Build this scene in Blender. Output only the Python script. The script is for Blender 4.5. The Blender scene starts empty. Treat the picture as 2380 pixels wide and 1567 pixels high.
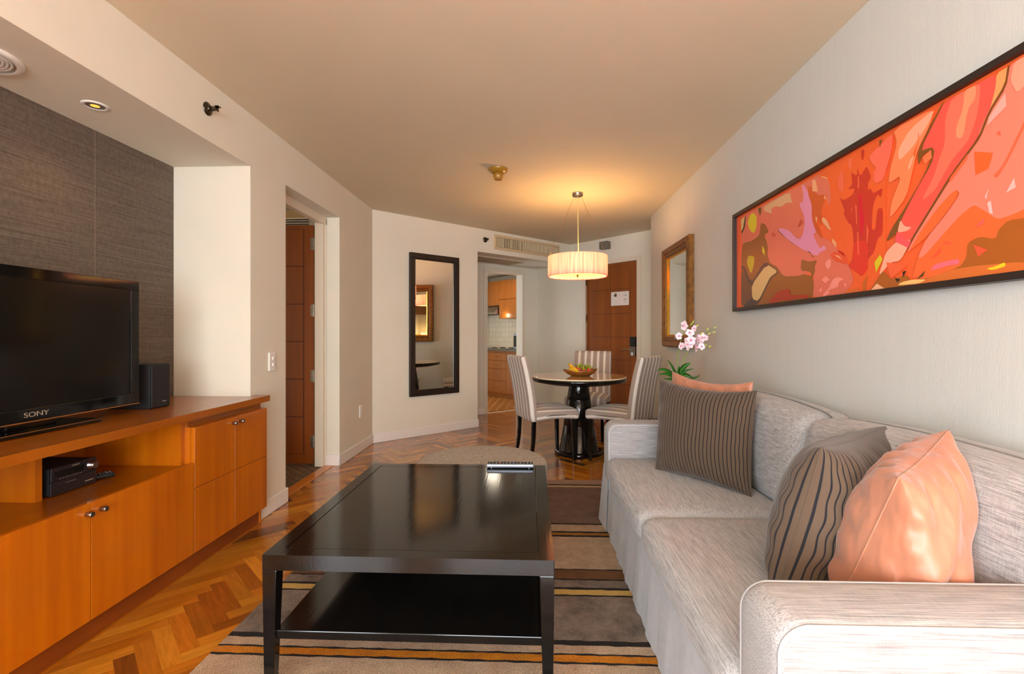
import bpy, math, random
from mathutils import Vector, Matrix
random.seed(7)
SC = bpy.context.scene
COL = SC.collection
# ------------------------------------------------------------------ camera
F, CX, HY, H = 1120.0, 1190.0, 778.0, 1.15
TH = math.atan(47 / F)
cam = bpy.data.cameras.new('camera'); camo = bpy.data.objects.new('camera', cam); COL.objects.link(camo)
cam.sensor_width = 36; cam.lens = F / 2380 * 36; cam.shift_y = -5.5 / 2380
cam.clip_start = 0.05
camo.location = (0, 0, H); camo.rotation_euler = (math.pi / 2, 0, TH)
SC.camera = camo
# ------------------------------------------------------------------ world, exposure, daylight
SC.view_settings.view_transform = 'Standard'; SC.view_settings.look = 'None'
SC.view_settings.gamma = 1; SC.view_settings.use_curve_mapping = False
SC.view_settings.exposure = 1.85
W = bpy.data.worlds.new('sky'); SC.world = W; W.use_nodes = True
W.node_tree.nodes['Background'].inputs[0].default_value = (0.80, 0.90, 1.0, 1)
W.node_tree.nodes['Background'].inputs[1].default_value = 1.5

def light(name, kind, loc, power, color=(1, 1, 1), size=0.1, rot=(0, 0, 0), size_y=None, spot=None):
    l = bpy.data.lights.new(name, kind); l.energy = power; l.color = color
    if kind == 'AREA':
        l.size = size
        if size_y: l.shape = 'RECTANGLE'; l.size_y = size_y
    elif kind in ('POINT', 'SPOT'):
        l.shadow_soft_size = size
        if spot: l.spot_size = spot; l.spot_blend = 0.6
    o = bpy.data.objects.new(name, l); COL.objects.link(o); o.location = loc; o.rotation_euler = rot
    return o
WARM = (1.0, 0.72, 0.38)
# daylight through the living-room window behind the camera
light('window_daylight', 'AREA', (0.05, -3.75, 1.32), 60, (0.88, 0.95, 1.0), 2.5, (math.pi / 2, 0, 0), 2.0)
light('side_window_daylight', 'AREA', (-1.78, -1.9, 1.35), 58, (0.80, 0.91, 1.0), 1.9, (0, -math.pi / 2, 0), 2.1)
# added area light facing down under the bedroom ceiling, kept out of the mirrors
light('bedroom_ceiling_fill', 'AREA', (-3.5, 5.6, 2.42), 20, (1.0, 0.97, 0.92), 1.2, (0, 0, 0), 1.2)

# ------------------------------------------------------------------ pixel -> plane measuring helpers
FX, FY, RX_, RY_ = -math.sin(TH), math.cos(TH), math.cos(TH), math.sin(TH)
def ray(px, py):
    a = (px - CX) / F; return (FX + a * RX_, FY + a * RY_, (HY - py) / F)
def atz(px, py, z):
    d = ray(px, py); t = (z - H) / d[2]; return (d[0] * t, d[1] * t, z)
def atx(px, py, X):
    d = ray(px, py); t = X / d[0]; return (X, d[1] * t, H + d[2] * t)
def aty(px, py, Y):
    d = ray(px, py); t = Y / d[1]; return (d[0] * t, Y, H + d[2] * t)
def atp(px, py, pl):                      # wall plane (x0, y0, angle) -> (s along wall, z)
    x0, y0, a = pl; ux, uy = math.cos(a), math.sin(a); d = ray(px, py); nx, ny = -uy, ux
    t = (x0 * nx + y0 * ny) / (d[0] * nx + d[1] * ny)
    return ((d[0] * t - x0) * ux + (d[1] * t - y0) * uy, H + d[2] * t)

# ------------------------------------------------------------------ materials
def lin(c):
    return tuple(((v / 255) / 12.92 if v / 255 <= 0.04045 else ((v / 255 + 0.055) / 1.055) ** 2.4) for v in c) + (1,)
MATS = {}
class NT:
    def __init__(s, m): s.t = m.node_tree; s.b = s.t.nodes['Principled BSDF']
    def n(s, k, **kw):
        x = s.t.nodes.new(k)
        for a, v in kw.items(): setattr(x, a, v)
        return x
    def l(s, a, b): s.t.links.new(a, b)
def mat(name, col, rough=0.6, metal=0.0, spec=0.5, coat=0.0, sheen=0.0, emit=None, es=1.0, trans=0.0):
    if name in MATS: return MATS[name]
    m = bpy.data.materials.new(name); m.use_nodes = True; N = NT(m); b = N.b
    c = lin(col) if max(col) > 1.001 else tuple(col) + (1,)
    b.inputs['Base Color'].default_value = c; b.inputs['Roughness'].default_value = rough
    b.inputs['Metallic'].default_value = metal; b.inputs['Specular IOR Level'].default_value = spec
    b.inputs['Coat Weight'].default_value = coat; b.inputs['Sheen Weight'].default_value = sheen
    b.inputs['Coat Roughness'].default_value = 0.08
    b.inputs['Transmission Weight'].default_value = trans
    if emit: b.inputs['Emission Color'].default_value = lin(emit); b.inputs['Emission Strength'].default_value = es
    m.diffuse_color = c; MATS[name] = m
    return m
def noisy(name, c1, c2, scale=(5, 5, 5), rough=0.6, detail=4, bump=0.0, bscale=None, lo=0.3, hi=0.7, coords='Object', nrough=0.5, bdist=0.01, **kw):
    if name in MATS: return MATS[name]
    m = mat(name, c1, rough, **kw); N = NT(m)
    tc = N.n('ShaderNodeTexCoord'); mp = N.n('ShaderNodeMapping'); mp.inputs['Scale'].default_value = scale
    nz = N.n('ShaderNodeTexNoise'); nz.inputs['Scale'].default_value = 1; nz.inputs['Detail'].default_value = detail; nz.inputs['Roughness'].default_value = nrough
    rp = N.n('ShaderNodeValToRGB'); rp.color_ramp.elements[0].position = lo; rp.color_ramp.elements[1].position = hi
    rp.color_ramp.elements[0].color = lin(c1); rp.color_ramp.elements[1].color = lin(c2)
    N.l(tc.outputs[coords], mp.inputs[0]); N.l(mp.outputs[0], nz.inputs['Vector']); N.l(nz.outputs['Fac'], rp.inputs[0])
    N.l(rp.outputs[0], N.b.inputs['Base Color'])
    if bump:
        nb = nz
        if bscale:
            mp2 = N.n('ShaderNodeMapping'); mp2.inputs['Scale'].default_value = bscale
            nb = N.n('ShaderNodeTexNoise'); nb.inputs['Scale'].default_value = 1; nb.inputs['Detail'].default_value = 3
            N.l(tc.outputs[coords], mp2.inputs[0]); N.l(mp2.outputs[0], nb.inputs['Vector'])
        bp = N.n('ShaderNodeBump'); bp.inputs['Strength'].default_value = bump; bp.inputs['Distance'].default_value = bdist
        N.l(nb.outputs['Fac'], bp.inputs['Height']); N.l(bp.outputs[0], N.b.inputs['Normal'])
    return m
def weave(name, c1, c2, su, sv, rough=0.9, bump=0.25, coords='Object', axes=(0, 1), mix=0.5):
    """two crossed stretched noises: slubby linen"""
    if name in MATS: return MATS[name]
    m = mat(name, c1, rough, sheen=0.15, spec=0.2); N = NT(m)
    tc = N.n('ShaderNodeTexCoord'); outs = []
    for sc in (su, sv):
        mp = N.n('ShaderNodeMapping'); mp.inputs['Scale'].default_value = sc
        nz = N.n('ShaderNodeTexNoise'); nz.inputs['Scale'].default_value = 1; nz.inputs['Detail'].default_value = 5; nz.inputs['Roughness'].default_value = 0.65
        N.l(tc.outputs[coords], mp.inputs[0]); N.l(mp.outputs[0], nz.inputs['Vector']); outs.append(nz.outputs['Fac'])
    mx = N.n('ShaderNodeMix'); mx.data_type = 'FLOAT'; mx.inputs[0].default_value = mix
    N.l(outs[0], mx.inputs[2]); N.l(outs[1], mx.inputs[3])
    rp = N.n('ShaderNodeValToRGB'); rp.color_ramp.elements[0].position = 0.36; rp.color_ramp.elements[1].position = 0.60
    rp.color_ramp.elements[0].color = lin(c1); rp.color_ramp.elements[1].color = lin(c2)
    N.l(mx.outputs[0], rp.inputs[0]); N.l(rp.outputs[0], N.b.inputs['Base Color'])
    bp = N.n('ShaderNodeBump'); bp.inputs['Strength'].default_value = bump; bp.inputs['Distance'].default_value = 0.004
    N.l(mx.outputs[0], bp.inputs['Height']); N.l(bp.outputs[0], N.b.inputs['Normal'])
    return m
def striped(name, base, stripe, freq, width, rough=0.8, sheen=0.2, cut=0.5, third=None):
    """stripes across UV.x, freq per unit, with a fine weave"""
    if name in MATS: return MATS[name]
    m = mat(name, base, rough, sheen=sheen, spec=0.25); N = NT(m)
    tc = N.n('ShaderNodeTexCoord'); sx = N.n('ShaderNodeSeparateXYZ'); N.l(tc.outputs['UV'], sx.inputs[0])
    mu = N.n('ShaderNodeMath', operation='MULTIPLY'); mu.inputs[1].default_value = freq; N.l(sx.outputs[0], mu.inputs[0])
    fr = N.n('ShaderNodeMath', operation='FRACT'); N.l(mu.outputs[0], fr.inputs[0])
    rp = N.n('ShaderNodeValToRGB'); cr = rp.color_ramp; e = 0.02
    cr.elements[0].position = 0; cr.elements[0].color = lin(base)
    cr.elements[1].position = 1; cr.elements[1].color = lin(base)
    for p, c in ((0.5 - width / 2 - e, base), (0.5 - width / 2, stripe), (0.5 + width / 2, stripe), (0.5 + width / 2 + e, base)):
        q = cr.elements.new(p); q.color = lin(c)
    nz = N.n('ShaderNodeTexNoise'); nz.inputs['Scale'].default_value = 260; N.l(tc.outputs['Object'], nz.inputs['Vector'])
    mx = N.n('ShaderNodeMix', data_type='RGBA', blend_type='MULTIPLY'); mx.inputs[0].default_value = 0.35
    N.l(fr.outputs[0], rp.inputs[0]); N.l(rp.outputs[0], mx.inputs[6]); N.l(nz.outputs['Color'], mx.inputs[7])
    g = N.n('ShaderNodeMix', data_type='RGBA', blend_type='MIX'); g.inputs[0].default_value = 0.7
    N.l(rp.outputs[0], g.inputs[6]); N.l(mx.outputs[2], g.inputs[7]); N.l(rp.outputs[0], N.b.inputs['Base Color'])
    bp = N.n('ShaderNodeBump'); bp.inputs['Strength'].default_value = 0.15; bp.inputs['Distance'].default_value = 0.003
    N.l(nz.outputs['Fac'], bp.inputs['Height']); N.l(bp.outputs[0], N.b.inputs['Normal'])
    return m
def tiles(name, c, grout, w, h, rough=0.25, off=0.0):
    if name in MATS: return MATS[name]
    m = mat(name, c, rough); N = NT(m)
    tc = N.n('ShaderNodeTexCoord'); br = N.n('ShaderNodeTexBrick'); br.offset = off
    br.inputs['Scale'].default_value = 1; br.inputs['Brick Width'].default_value = w; br.inputs['Row Height'].default_value = h
    br.inputs['Mortar Size'].default_value = 0.0035; br.inputs['Color1'].default_value = lin(c)
    br.inputs['Color2'].default_value = lin(tuple(v * 0.96 for v in c)); br.inputs['Mortar'].default_value = lin(grout)
    N.l(tc.outputs['UV'], br.inputs['Vector']); N.l(br.outputs['Color'], N.b.inputs['Base Color'])
    return m

M_wall = noisy('warm_white_paint', (230, 225, 209), (226, 221, 205), (3, 3, 3), 0.75, bump=0.04, bscale=(160, 160, 160))
M_wallr = noisy('grey_wallpaper', (203, 202, 196), (200, 199, 193), (60, 60, 1.5), 0.75, bump=0.05, bscale=(220, 220, 40))
M_ceil = noisy('ceiling_paint', (219, 207, 182), (216, 204, 179), (2, 2, 2), 0.8)
M_niche = weave('taupe_grasscloth', (76, 64, 54), (114, 99, 85), (4, 3, 300), (60, 60, 40), mix=0.35, bump=0.4)
M_trim = mat('white_gloss_trim', (236, 232, 226), 0.35)
M_frame = mat('cream_door_frame', (226, 215, 196), 0.4)
def wood(name, c1, c2, scale, rough=0.3, coat=0.3):
    return noisy(name, c1, c2, scale, rough, detail=6, lo=0.32, hi=0.68, coat=coat)
M_cab = wood('amber_veneer', (192, 104, 6), (170, 85, 3), (18, 18, 0.9))
M_cabh = wood('amber_veneer_top', (166, 90, 4), (144, 74, 3), (10, 1.0, 10), 0.28, 0.4)
M_cabd = wood('dark_amber_plinth', (140, 66, 10), (118, 52, 6), (8, 1, 8), 0.4)
M_door = wood('cherry_veneer', (146, 74, 16), (124, 60, 10), (10, 10, 0.8), 0.35)
M_doore = wood('dark_cherry_veneer', (150, 80, 8), (132, 66, 5), (10, 10, 0.8), 0.35)
M_doorg = mat('door_groove', (84, 36, 12), 0.6)
M_black = noisy('black_lacquer', (12, 11, 10), (20, 17, 15), (80, 3, 80), 0.11, bump=0.014, bscale=(140, 6, 140), spec=0.45)
M_blackg = mat('black_gloss', (8, 8, 9), 0.06, spec=0.6)
M_screen = mat('screen_glass', (10, 9, 9), 0.13, spec=0.5)
M_bmat = noisy('black_speaker', (16, 15, 18), (26, 25, 28), (300, 300, 300), 0.7)
M_gold = mat('gold_strip', (200, 140, 80), 0.3, metal=0.8)
M_steel = noisy('brushed_steel', (176, 168, 158), (150, 142, 134), (60, 400, 60), 0.3, metal=1.0)
M_chrome = mat('chrome', (200, 198, 196), 0.12, metal=1.0)
M_dchrome = mat('dark_chrome', (88, 82, 72), 0.25, metal=1.0)
M_mirror = mat('mirror_glass', (0.92, 0.93, 0.90), 0.0, metal=1.0)
M_mframe = mat('espresso_frame', (38, 28, 24), 0.4)
M_gframe = noisy('antique_gold_frame', (104, 66, 26), (150, 98, 38), (30, 30, 30), 0.38, metal=0.45)
M_glip = mat('gilt_lip', (222, 170, 60), 0.25, metal=0.9)
M_white = mat('white_plastic', (235, 232, 226), 0.4)
M_cream = mat('cream_metal', (212, 190, 150), 0.5)
M_dark = mat('dark_void', (14, 12, 10), 0.9)
M_sofa = weave('linen_along', (138, 134, 131), (199, 196, 194), (9, 420, 300), (420, 22, 200), mix=0.3, bump=0.15)
M_sofay = weave('linen_lengthwise', (122, 119, 118), (186, 183, 182), (420, 9, 300), (200, 420, 40), mix=0.3, bump=0.15)
M_sofax = weave('linen_across', (124, 121, 120), (186, 183, 182), (9, 420, 300), (420, 22, 200), mix=0.18, bump=0.15)
M_sofaz = weave('linen_level', (124, 121, 121), (176, 173, 173), (9, 9, 420), (420, 420, 22), mix=0.14, bump=0.15)
M_sofas = noisy('slipcover', (182, 181, 183), (172, 171, 174), (40, 40, 40), 0.9, bump=0.1, bscale=(300, 300, 300), sheen=0.15)
M_otto = noisy('speckled_tweed', (132, 125, 116), (210, 203, 192), (230, 230, 230), 0.95, detail=2, lo=0.42, hi=0.58, bump=0.4)
M_satin = noisy('salmon_satin', (182, 120, 92), (172, 110, 82), (6, 6, 6), 0.38, bump=0.75, bscale=(9, 7, 3.5), bdist=0.04, sheen=0.3, spec=0.5)
M_stripe = striped('striped_cotton', (88, 71, 56), (22, 22, 28), 50, 0.2)
M_chair = striped('striped_velvet', (166, 149, 138), (226, 218, 208), 1 / 0.073, 0.34)
M_stone = noisy('tan_stone', (206, 166, 118), (198, 158, 110), (3, 3, 3), 0.08, coat=0.5)
M_stone_glint = mat('stone_edge_glint', (232, 214, 182), 0.25)  # bevel reflection painted in as a paler rim colour
M_bowl = noisy('carved_wood', (150, 92, 34), (110, 62, 20), (14, 14, 30), 0.35, coat=0.2)
M_ban = noisy('banana_skin', (240, 188, 20), (226, 168, 12), (20, 20, 20), 0.45)
M_tip = mat('banana_tip', (50, 36, 16), 0.7)
M_drag = noisy('dragon_fruit_skin', (218, 50, 84), (226, 92, 40), (16, 16, 16), 0.45)
M_scale = noisy('green_scale', (126, 150, 26), (206, 96, 50), (40, 40, 14), 0.45, lo=0.4, hi=0.62)
M_leaf = noisy('leaf_green', (34, 92, 22), (58, 124, 30), (12, 12, 12), 0.4)
M_stem = mat('stem_green', (116, 150, 44), 0.5)
M_bud = mat('bud_green', (188, 202, 84), 0.5)
M_petal = noisy('orchid_petal', (252, 236, 240), (247, 212, 224), (30, 30, 30), 0.55)
M_lip = mat('orchid_lip', (232, 160, 182), 0.5)
M_pot = mat('white_pot', (222, 216, 206), 0.3)
M_brass = mat('aged_brass_plastic', (158, 112, 30), 0.3, coat=0.3)
M_grey = mat('grey_plastic', (120, 112, 100), 0.5)
M_silver = mat('silver_plastic', (150, 156, 168), 0.35, metal=0.4)
M_rubber = mat('black_rubber', (18, 18, 20), 0.5)
M_counter = noisy('granite', (70, 62, 54), (112, 102, 90), (120, 120, 120), 0.25)
M_kit = wood('kitchen_veneer', (156, 88, 18), (136, 74, 12), (9, 9, 0.9))

# ------------------------------------------------------------------ mesh builder
class MB:
    def __init__(s): s.v = []; s.f = []; s.m = []; s.uv = []; s.mats = []; s.sm = []
    def mi(s, m):
        if m not in s.mats: s.mats.append(m)
        return s.mats.index(m)
    def add(s, vs, fs, m, uvs=None, smooth=False):
        o = len(s.v); s.v += [tuple(v) for v in vs]; k = s.mi(m)
        for i, f in enumerate(fs):
            s.f.append([o + j for j in f]); s.m.append(k); s.sm.append(smooth)
            s.uv.append(uvs[i] if uvs else None)
        return s
    def box(s, x0, x1, y0, y1, z0, z1, m, skip=()):
        x0, x1 = sorted((x0, x1)); y0, y1 = sorted((y0, y1)); z0, z1 = sorted((z0, z1))
        v = [(x, y, z) for z in (z0, z1) for y in (y0, y1) for x in (x0, x1)]
        fs = {'-z': (0, 2, 3, 1), '+z': (4, 5, 7, 6), '-y': (0, 1, 5, 4), '+y': (2, 6, 7, 3), '-x': (0, 4, 6, 2), '+x': (1, 3, 7, 5)}
        ff = [f for k, f in fs.items() if k not in skip]
        uv = []
        for f in ff:
            q = []
            for i in f:
                x, y, z = v[i]; ks = [k for k, g in fs.items() if g == f][0]
                q.append((x, y) if ks[1] == 'z' else ((x, z) if ks[1] == 'y' else (y, z)))
            uv.append(q)
        return s.add(v, ff, m, uv)
    def prism(s, poly, z0, z1, m, smooth=False):          # poly in xy
        n = len(poly); v = [(x, y, z0) for x, y in poly] + [(x, y, z1) for x, y in poly]
        s.add(v, [list(range(n))[::-1], list(range(n, 2 * n))], m)
        s.add(v, [(i, (i + 1) % n, n + (i + 1) % n, n + i) for i in range(n)], m, smooth=smooth); return s
    def lathe(s, prof, m, c=(0, 0, 0), n=48, sx=1, sy=1, smooth=True, axis='z', cap=True):
        v = []
        for r, z in prof:
            for k in range(n):
                a = 2 * math.pi * k / n; p = (r * math.cos(a) * sx, r * math.sin(a) * sy, z)
                if axis == 'x': p = (p[2], p[0], p[1])
                if axis == 'y': p = (p[0], p[2], p[1])
                v.append((p[0] + c[0], p[1] + c[1], p[2] + c[2]))
        f = [(i * n + k, i * n + (k + 1) % n, (i + 1) * n + (k + 1) % n, (i + 1) * n + k) for i in range(len(prof) - 1) for k in range(n)]
        s.add(v, f, m, smooth=smooth)
        if cap: s.add(v, [list(range(n))[::-1], [(len(prof) - 1) * n + k for k in range(n)]], m)
        return s
    def tube(s, pts, r, m, n=8, smooth=True):
        rs = r if isinstance(r, (list, tuple)) else [r] * len(pts); v = []; P = [Vector(p) for p in pts]; up = None
        for i, p in enumerate(P):
            t = (P[min(i + 1, len(P) - 1)] - P[max(i - 1, 0)]).normalized()
            if up is None: up = Vector((0, 0, 1)) if abs(t.z) < 0.9 else Vector((1, 0, 0))
            a = t.cross(up).normalized(); b = a.cross(t).normalized(); up = b
            for k in range(n):
                q = 2 * math.pi * k / n; v.append(p + (a * math.cos(q) + b * math.sin(q)) * rs[i])
        f = [(i * n + k, (i + 1) * n + k, (i + 1) * n + (k + 1) % n, i * n + (k + 1) % n) for i in range(len(P) - 1) for k in range(n)]
        s.add(v, f, m, smooth=smooth); s.add(v, [list(range(n)), [(len(P) - 1) * n + k for k in range(n)][::-1]], m); return s
    def taper(s, c0, w0, c1, w1, m):                     # tapering bar between two horizontal rectangles
        v = []
        for (x, y, z), (a, b) in ((c0, w0), (c1, w1)):
            v += [(x - a / 2, y - b / 2, z), (x + a / 2, y - b / 2, z), (x + a / 2, y + b / 2, z), (x - a / 2, y + b / 2, z)]
        return s.add(v, [(3, 2, 1, 0), (4, 5, 6, 7), (0, 1, 5, 4), (1, 2, 6, 5), (2, 3, 7, 6), (3, 0, 4, 7)], m)
    def soft(s, c, sz, r, m, bulge=(0, 0, 0), n=14, fn=None, uvf=None):
        """rounded, slightly swollen box; fn deforms points, uvf(p, axis) gives uv"""
        hx, hy, hz = (q / 2 for q in sz); C = Vector(c)
        for ax in range(3):
            for sg in (-1, 1):
                v = []; 
                def place(a, b):
                    q = [0, 0, 0]; o1, o2 = [i for i in range(3) if i != ax]
                    q[ax] = sg; q[o1] = a; q[o2] = b
                    h = (hx, hy, hz); p = [q[i] * h[i] for i in range(3)]
                    inner = [max(-(h[i] - r), min(h[i] - r, p[i])) for i in range(3)]
                    d = Vector([p[i] - inner[i] for i in range(3)])
                    if d.length > 1e-9: d = d.normalized() * r
                    p = Vector(inner) + d
                    for i in range(3):
                        w = 1.0
                        for j in range(3):
                            if j != i: w *= max(0, 1 - (p[j] / h[j]) ** 2)
                        p[i] += (p[i] / h[i]) * bulge[i] * w ** 0.6
                    return p
                ts = [math.sin(math.pi / 2 * (2 * i / n - 1)) for i in range(n + 1)]
                loc = [place(a, b) for a in ts for b in ts]
                pts = [C + p for p in loc]
                uvp = list(pts)
                if fn: pts = [fn(p.copy()) for p in pts]
                fs = []; uvs = []
                for i in range(n):
                    for j in range(n):
                        f = [i * (n + 1) + j, (i + 1) * (n + 1) + j, (i + 1) * (n + 1) + j + 1, i * (n + 1) + j + 1]
                        o1, o2 = [k for k in range(3) if k != ax]
                        flip = (sg < 0) if ax != 1 else (sg > 0)
                        if flip: f = f[::-1]
                        fs.append(f); uvs.append([uvf(uvp[k], ax, sg) for k in f] if uvf else None)
                s.add(pts, fs, m, uvs if uvf else None, smooth=True)
        return s
    def poly3(s, pts, m): return s.add(pts, [list(range(len(pts)))], m)
    def xf(s, M):
        s.v = [tuple(M @ Vector(v)) for v in s.v]; return s

def finish(o, bevel=0, seg=2, weld=False):
    if weld:
        w = o.modifiers.new('weld', 'WELD'); w.merge_threshold = 0.0002
    if bevel:
        b = o.modifiers.new('bevel', 'BEVEL'); b.width = bevel; b.segments = seg; b.limit_method = 'ANGLE'; b.angle_limit = math.radians(40); b.harden_normals = False
    return o
def root_of(o):
    while o.parent: o = o.parent
    return o
def obj(name, mb, parent=None, local=False, bevel=0, seg=2, weld=False, label=None):
    me = bpy.data.meshes.new(name)
    if parent and not local:
        L = root_of(parent).location; mb.v = [(x - L.x, y - L.y, z - L.z) for x, y, z in mb.v]
    me.from_pydata(mb.v, [], mb.f)
    for m in mb.mats: me.materials.append(m)
    me.polygons.foreach_set('material_index', mb.m); me.polygons.foreach_set('use_smooth', mb.sm)
    if any(u is not None for u in mb.uv):
        ul = me.uv_layers.new(name='UVMap'); li = 0
        for p, u in zip(me.polygons, mb.uv):
            for k, l in enumerate(p.loop_indices):
                if u: ul.data[l].uv = u[k]
    me.validate(); me.update()
    o = bpy.data.objects.new(name, me); COL.objects.link(o)
    if parent: o.parent = parent
    if label: o['label'] = label
    return finish(o, bevel, seg, weld)
def thing(name, label, cat, loc=(0, 0, 0), rz=0, group=None):
    o = bpy.data.objects.new(name, None); COL.objects.link(o); o.empty_display_size = 0.1
    o.location = loc; o.rotation_euler = (0, 0, rz); return tag(o, label, cat, group)
def tag(o, label, cat, group=None):
    o['label'] = label; o['category'] = cat
    if group: o['group'] = group
    return o
def struct(name, mb, **k):
    o = obj(name, mb, **k); 
    if not k.get('parent'): o['kind'] = 'structure'
    return o
def text(name, s, size, m, M, parent, ext=0.0006, sx=1.0, label=None):
    cu = bpy.data.curves.new(name, 'FONT'); cu.body = s; cu.size = size; cu.extrude = ext; cu.align_x = 'CENTER'; cu.align_y = 'CENTER'
    to = bpy.data.objects.new(name, cu); COL.objects.link(to)
    dg = bpy.context.evaluated_depsgraph_get(); dg.update()
    me = bpy.data.meshes.new_from_object(to.evaluated_get(dg)); bpy.data.objects.remove(to); bpy.data.curves.remove(cu)
    me.transform(M @ Matrix.Diagonal((sx, 1, 1, 1))); me.materials.clear(); me.materials.append(m)
    L = root_of(parent).location if parent else Vector()
    o = bpy.data.objects.new(name, me); COL.objects.link(o); o.parent = parent
    if label: o['label'] = label
    return o
def copy_tree(o, parent=None):
    c = o.copy(); COL.objects.link(c); c.parent = parent
    for ch in [x for x in bpy.data.objects if x.parent == o]: copy_tree(ch, c)
    return c

# ================================================================== SETTING
LX, RX, ZC = -1.69, 1.335, 2.475
A1 = math.radians(43); A2 = math.radians(-46)
PM = (LX, 5.03, A1)                                   # mirror wall plane
sE = atp(1326, 565, PM)[0]
EX, EY = LX + sE * math.cos(A1), 5.03 + sE * math.sin(A1)
PE = (EX, EY, A2)                                     # entrance wall plane
sC = atp(1249, 800, PE)[0]; kx, ky = EX + sC * math.cos(A2), EY + sC * math.sin(A2)      # inner corner of the small hall
PK = (kx, ky, math.radians(42))                                     # kitchen door wall plane

# herringbone floor: individual boards
def floor_mesh():
    w = 0.0603; n = 5; X0, Y0 = -1.65, 0.021; q = w / math.sqrt(2)
    v, f, uvs, cols = [], [], [], []
    def T(a, b): return (X0 + q * (a - b), Y0 + q * (a + b))
    rng = random.Random(3)
    pal = [(188, 120, 38), (178, 108, 30), (202, 136, 48), (166, 98, 26), (184, 114, 34), (196, 128, 42), (140, 78, 22), (210, 146, 56), (174, 104, 30), (112, 62, 20), (192, 124, 40), (180, 112, 34), (204, 140, 50)]
    for a in range(-110, 190):
        for b in range(-110, 190):
            d = (a - b) % (2 * n)
            if d == 0: c = [(a, b), (a + n, b), (a + n, b + 1), (a, b + 1)]; hor = True
            elif d == 2 * n - 1: c = [(a, b), (a + 1, b), (a + 1, b + n), (a, b + n)]; hor = False
            else: continue
            P = [T(*k) for k in c]; mx = sum(p[0] for p in P) / 4; my = sum(p[1] for p in P) / 4
            if not (-2.1 < mx < 2.3 and -3.7 < my < 8.2): continue
            if my > 6.2 and (mx + 3.4 < (my - 5.6) * 1.0): continue
            o = len(v); cxm, cym = mx, my
            g = 0.998
            v += [(cxm + (x - cxm) * g, cym + (y - cym) * g, 0) for x, y in P]; f.append([o, o + 1, o + 2, o + 3])
            ru, rv = rng.random() * 30, rng.random() * 30
            uvs.append([((c[k][0] if hor else c[k][1]) * w + ru, (c[k][1] if hor else c[k][0]) * w + rv) for k in range(4)])
            cc = rng.choice(pal); br = 0.9 + 0.2 * rng.random(); cols.append((cc[0] * br * 0.96, cc[1] * br * 0.91, cc[2] * br * 0.66))
    # dark bed under the boards
    o = len(v); v += [(-2.0, -3.8, -0.002), (2.5, -3.8, -0.002), (2.5, 9, -0.002), (-2.0, 9, -0.002)]; f.append([o, o + 1, o + 2, o + 3]); uvs.append([(0, 0)] * 4); cols.append((60, 34, 14))
    me = bpy.data.meshes.new('floor'); me.from_pydata(v, [], f)
    me.uv_layers.new(name='UVMap'); me.color_attributes.new('board', 'FLOAT_COLOR', 'CORNER')
    me.uv_layers['UVMap'].data.foreach_set('uv', [c for q in uvs for p in q for c in p])
    me.color_attributes['board'].data.foreach_set('color', [c for q in cols for _ in range(4) for c in lin(q)])
    m = mat('herringbone_parquet', (190, 110, 40), 0.22, coat=0.5); N = NT(m)
    at = N.n('ShaderNodeAttribute'); at.attribute_name = 'board'
    tc = N.n('ShaderNodeTexCoord'); mp = N.n('ShaderNodeMapping'); mp.inputs['Scale'].default_value = (5, 60, 1)
    nz = N.n('ShaderNodeTexNoise'); nz.inputs['Scale'].default_value = 1; nz.inputs['Detail'].default_value = 6; nz.inputs['Distortion'].default_value = 1.2
    N.l(tc.outputs['UV'], mp.inputs[0]); N.l(mp.outputs[0], nz.inputs['Vector'])
    mr = N.n('ShaderNodeMapRange'); mr.inputs[1].default_value = 0.25; mr.inputs[2].default_value = 0.75; mr.inputs[3].default_value = 0.70; mr.inputs[4].default_value = 1.16
    N.l(nz.outputs['Fac'], mr.inputs[0])
    vm = N.n('ShaderNodeVectorMath', operation='SCALE'); N.l(at.outputs['Color'], vm.inputs[0]); N.l(mr.outputs[0], vm.inputs['Scale'])
    N.l(vm.outputs[0], N.b.inputs['Base Color'])
    me.materials.append(m); o = bpy.data.objects.new('floor', me); COL.objects.link(o); o['kind'] = 'structure'
floor_mesh()
b = MB().box(-4.6, 3.2, -3.9, 10.8, ZC, ZC + 0.1, M_ceil); struct('ceiling', b)

# left wall with TV recess and bedroom doorway
DY0, DY1, DZ = 3.238, 4.162, 2.178
b = MB()
b.box(-2.4, LX, 2.824, DY0, 0, ZC, M_wall)
b.box(-2.4, LX, -0.35, 2.824, 2.163, ZC, M_wall)
b.box(-2.4, LX, -0.8, -0.35, 0, ZC, M_wall); b.box(-2.4, LX, -3.75, -3.0, 0, ZC, M_wall); b.box(-2.4, LX, -3.0, -0.8, 0, 0.35, M_wall); b.box(-2.4, LX, -3.0, -0.8, 2.35, ZC, M_wall)
b.box(-1.885, LX, DY0, DY1, DZ, ZC, M_wall)
b.box(-1.885, LX, DY1, 5.03, 0, ZC, M_wall)
struct('wall_left', b)
b = MB().box(-2.4, -2.165, -0.35, 2.824, 0, 2.163, M_niche)
for y in (atx(220, 500, -2.165)[1], atx(220, 500, -2.165)[1] - 0.92): b.box(-2.165, -2.1644, y, y + 0.0015, 0.78, 2.163, mat('seam_light', (150, 128, 110), 0.8))
struct('wall_niche', b)
b = MB().box(RX, 1.5, -3.75, 5.483, 0, ZC, M_wallr); b.box(1.5, 2.6, 5.36, 5.483, 0, ZC, M_wallr); struct('wall_right', b)

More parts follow.
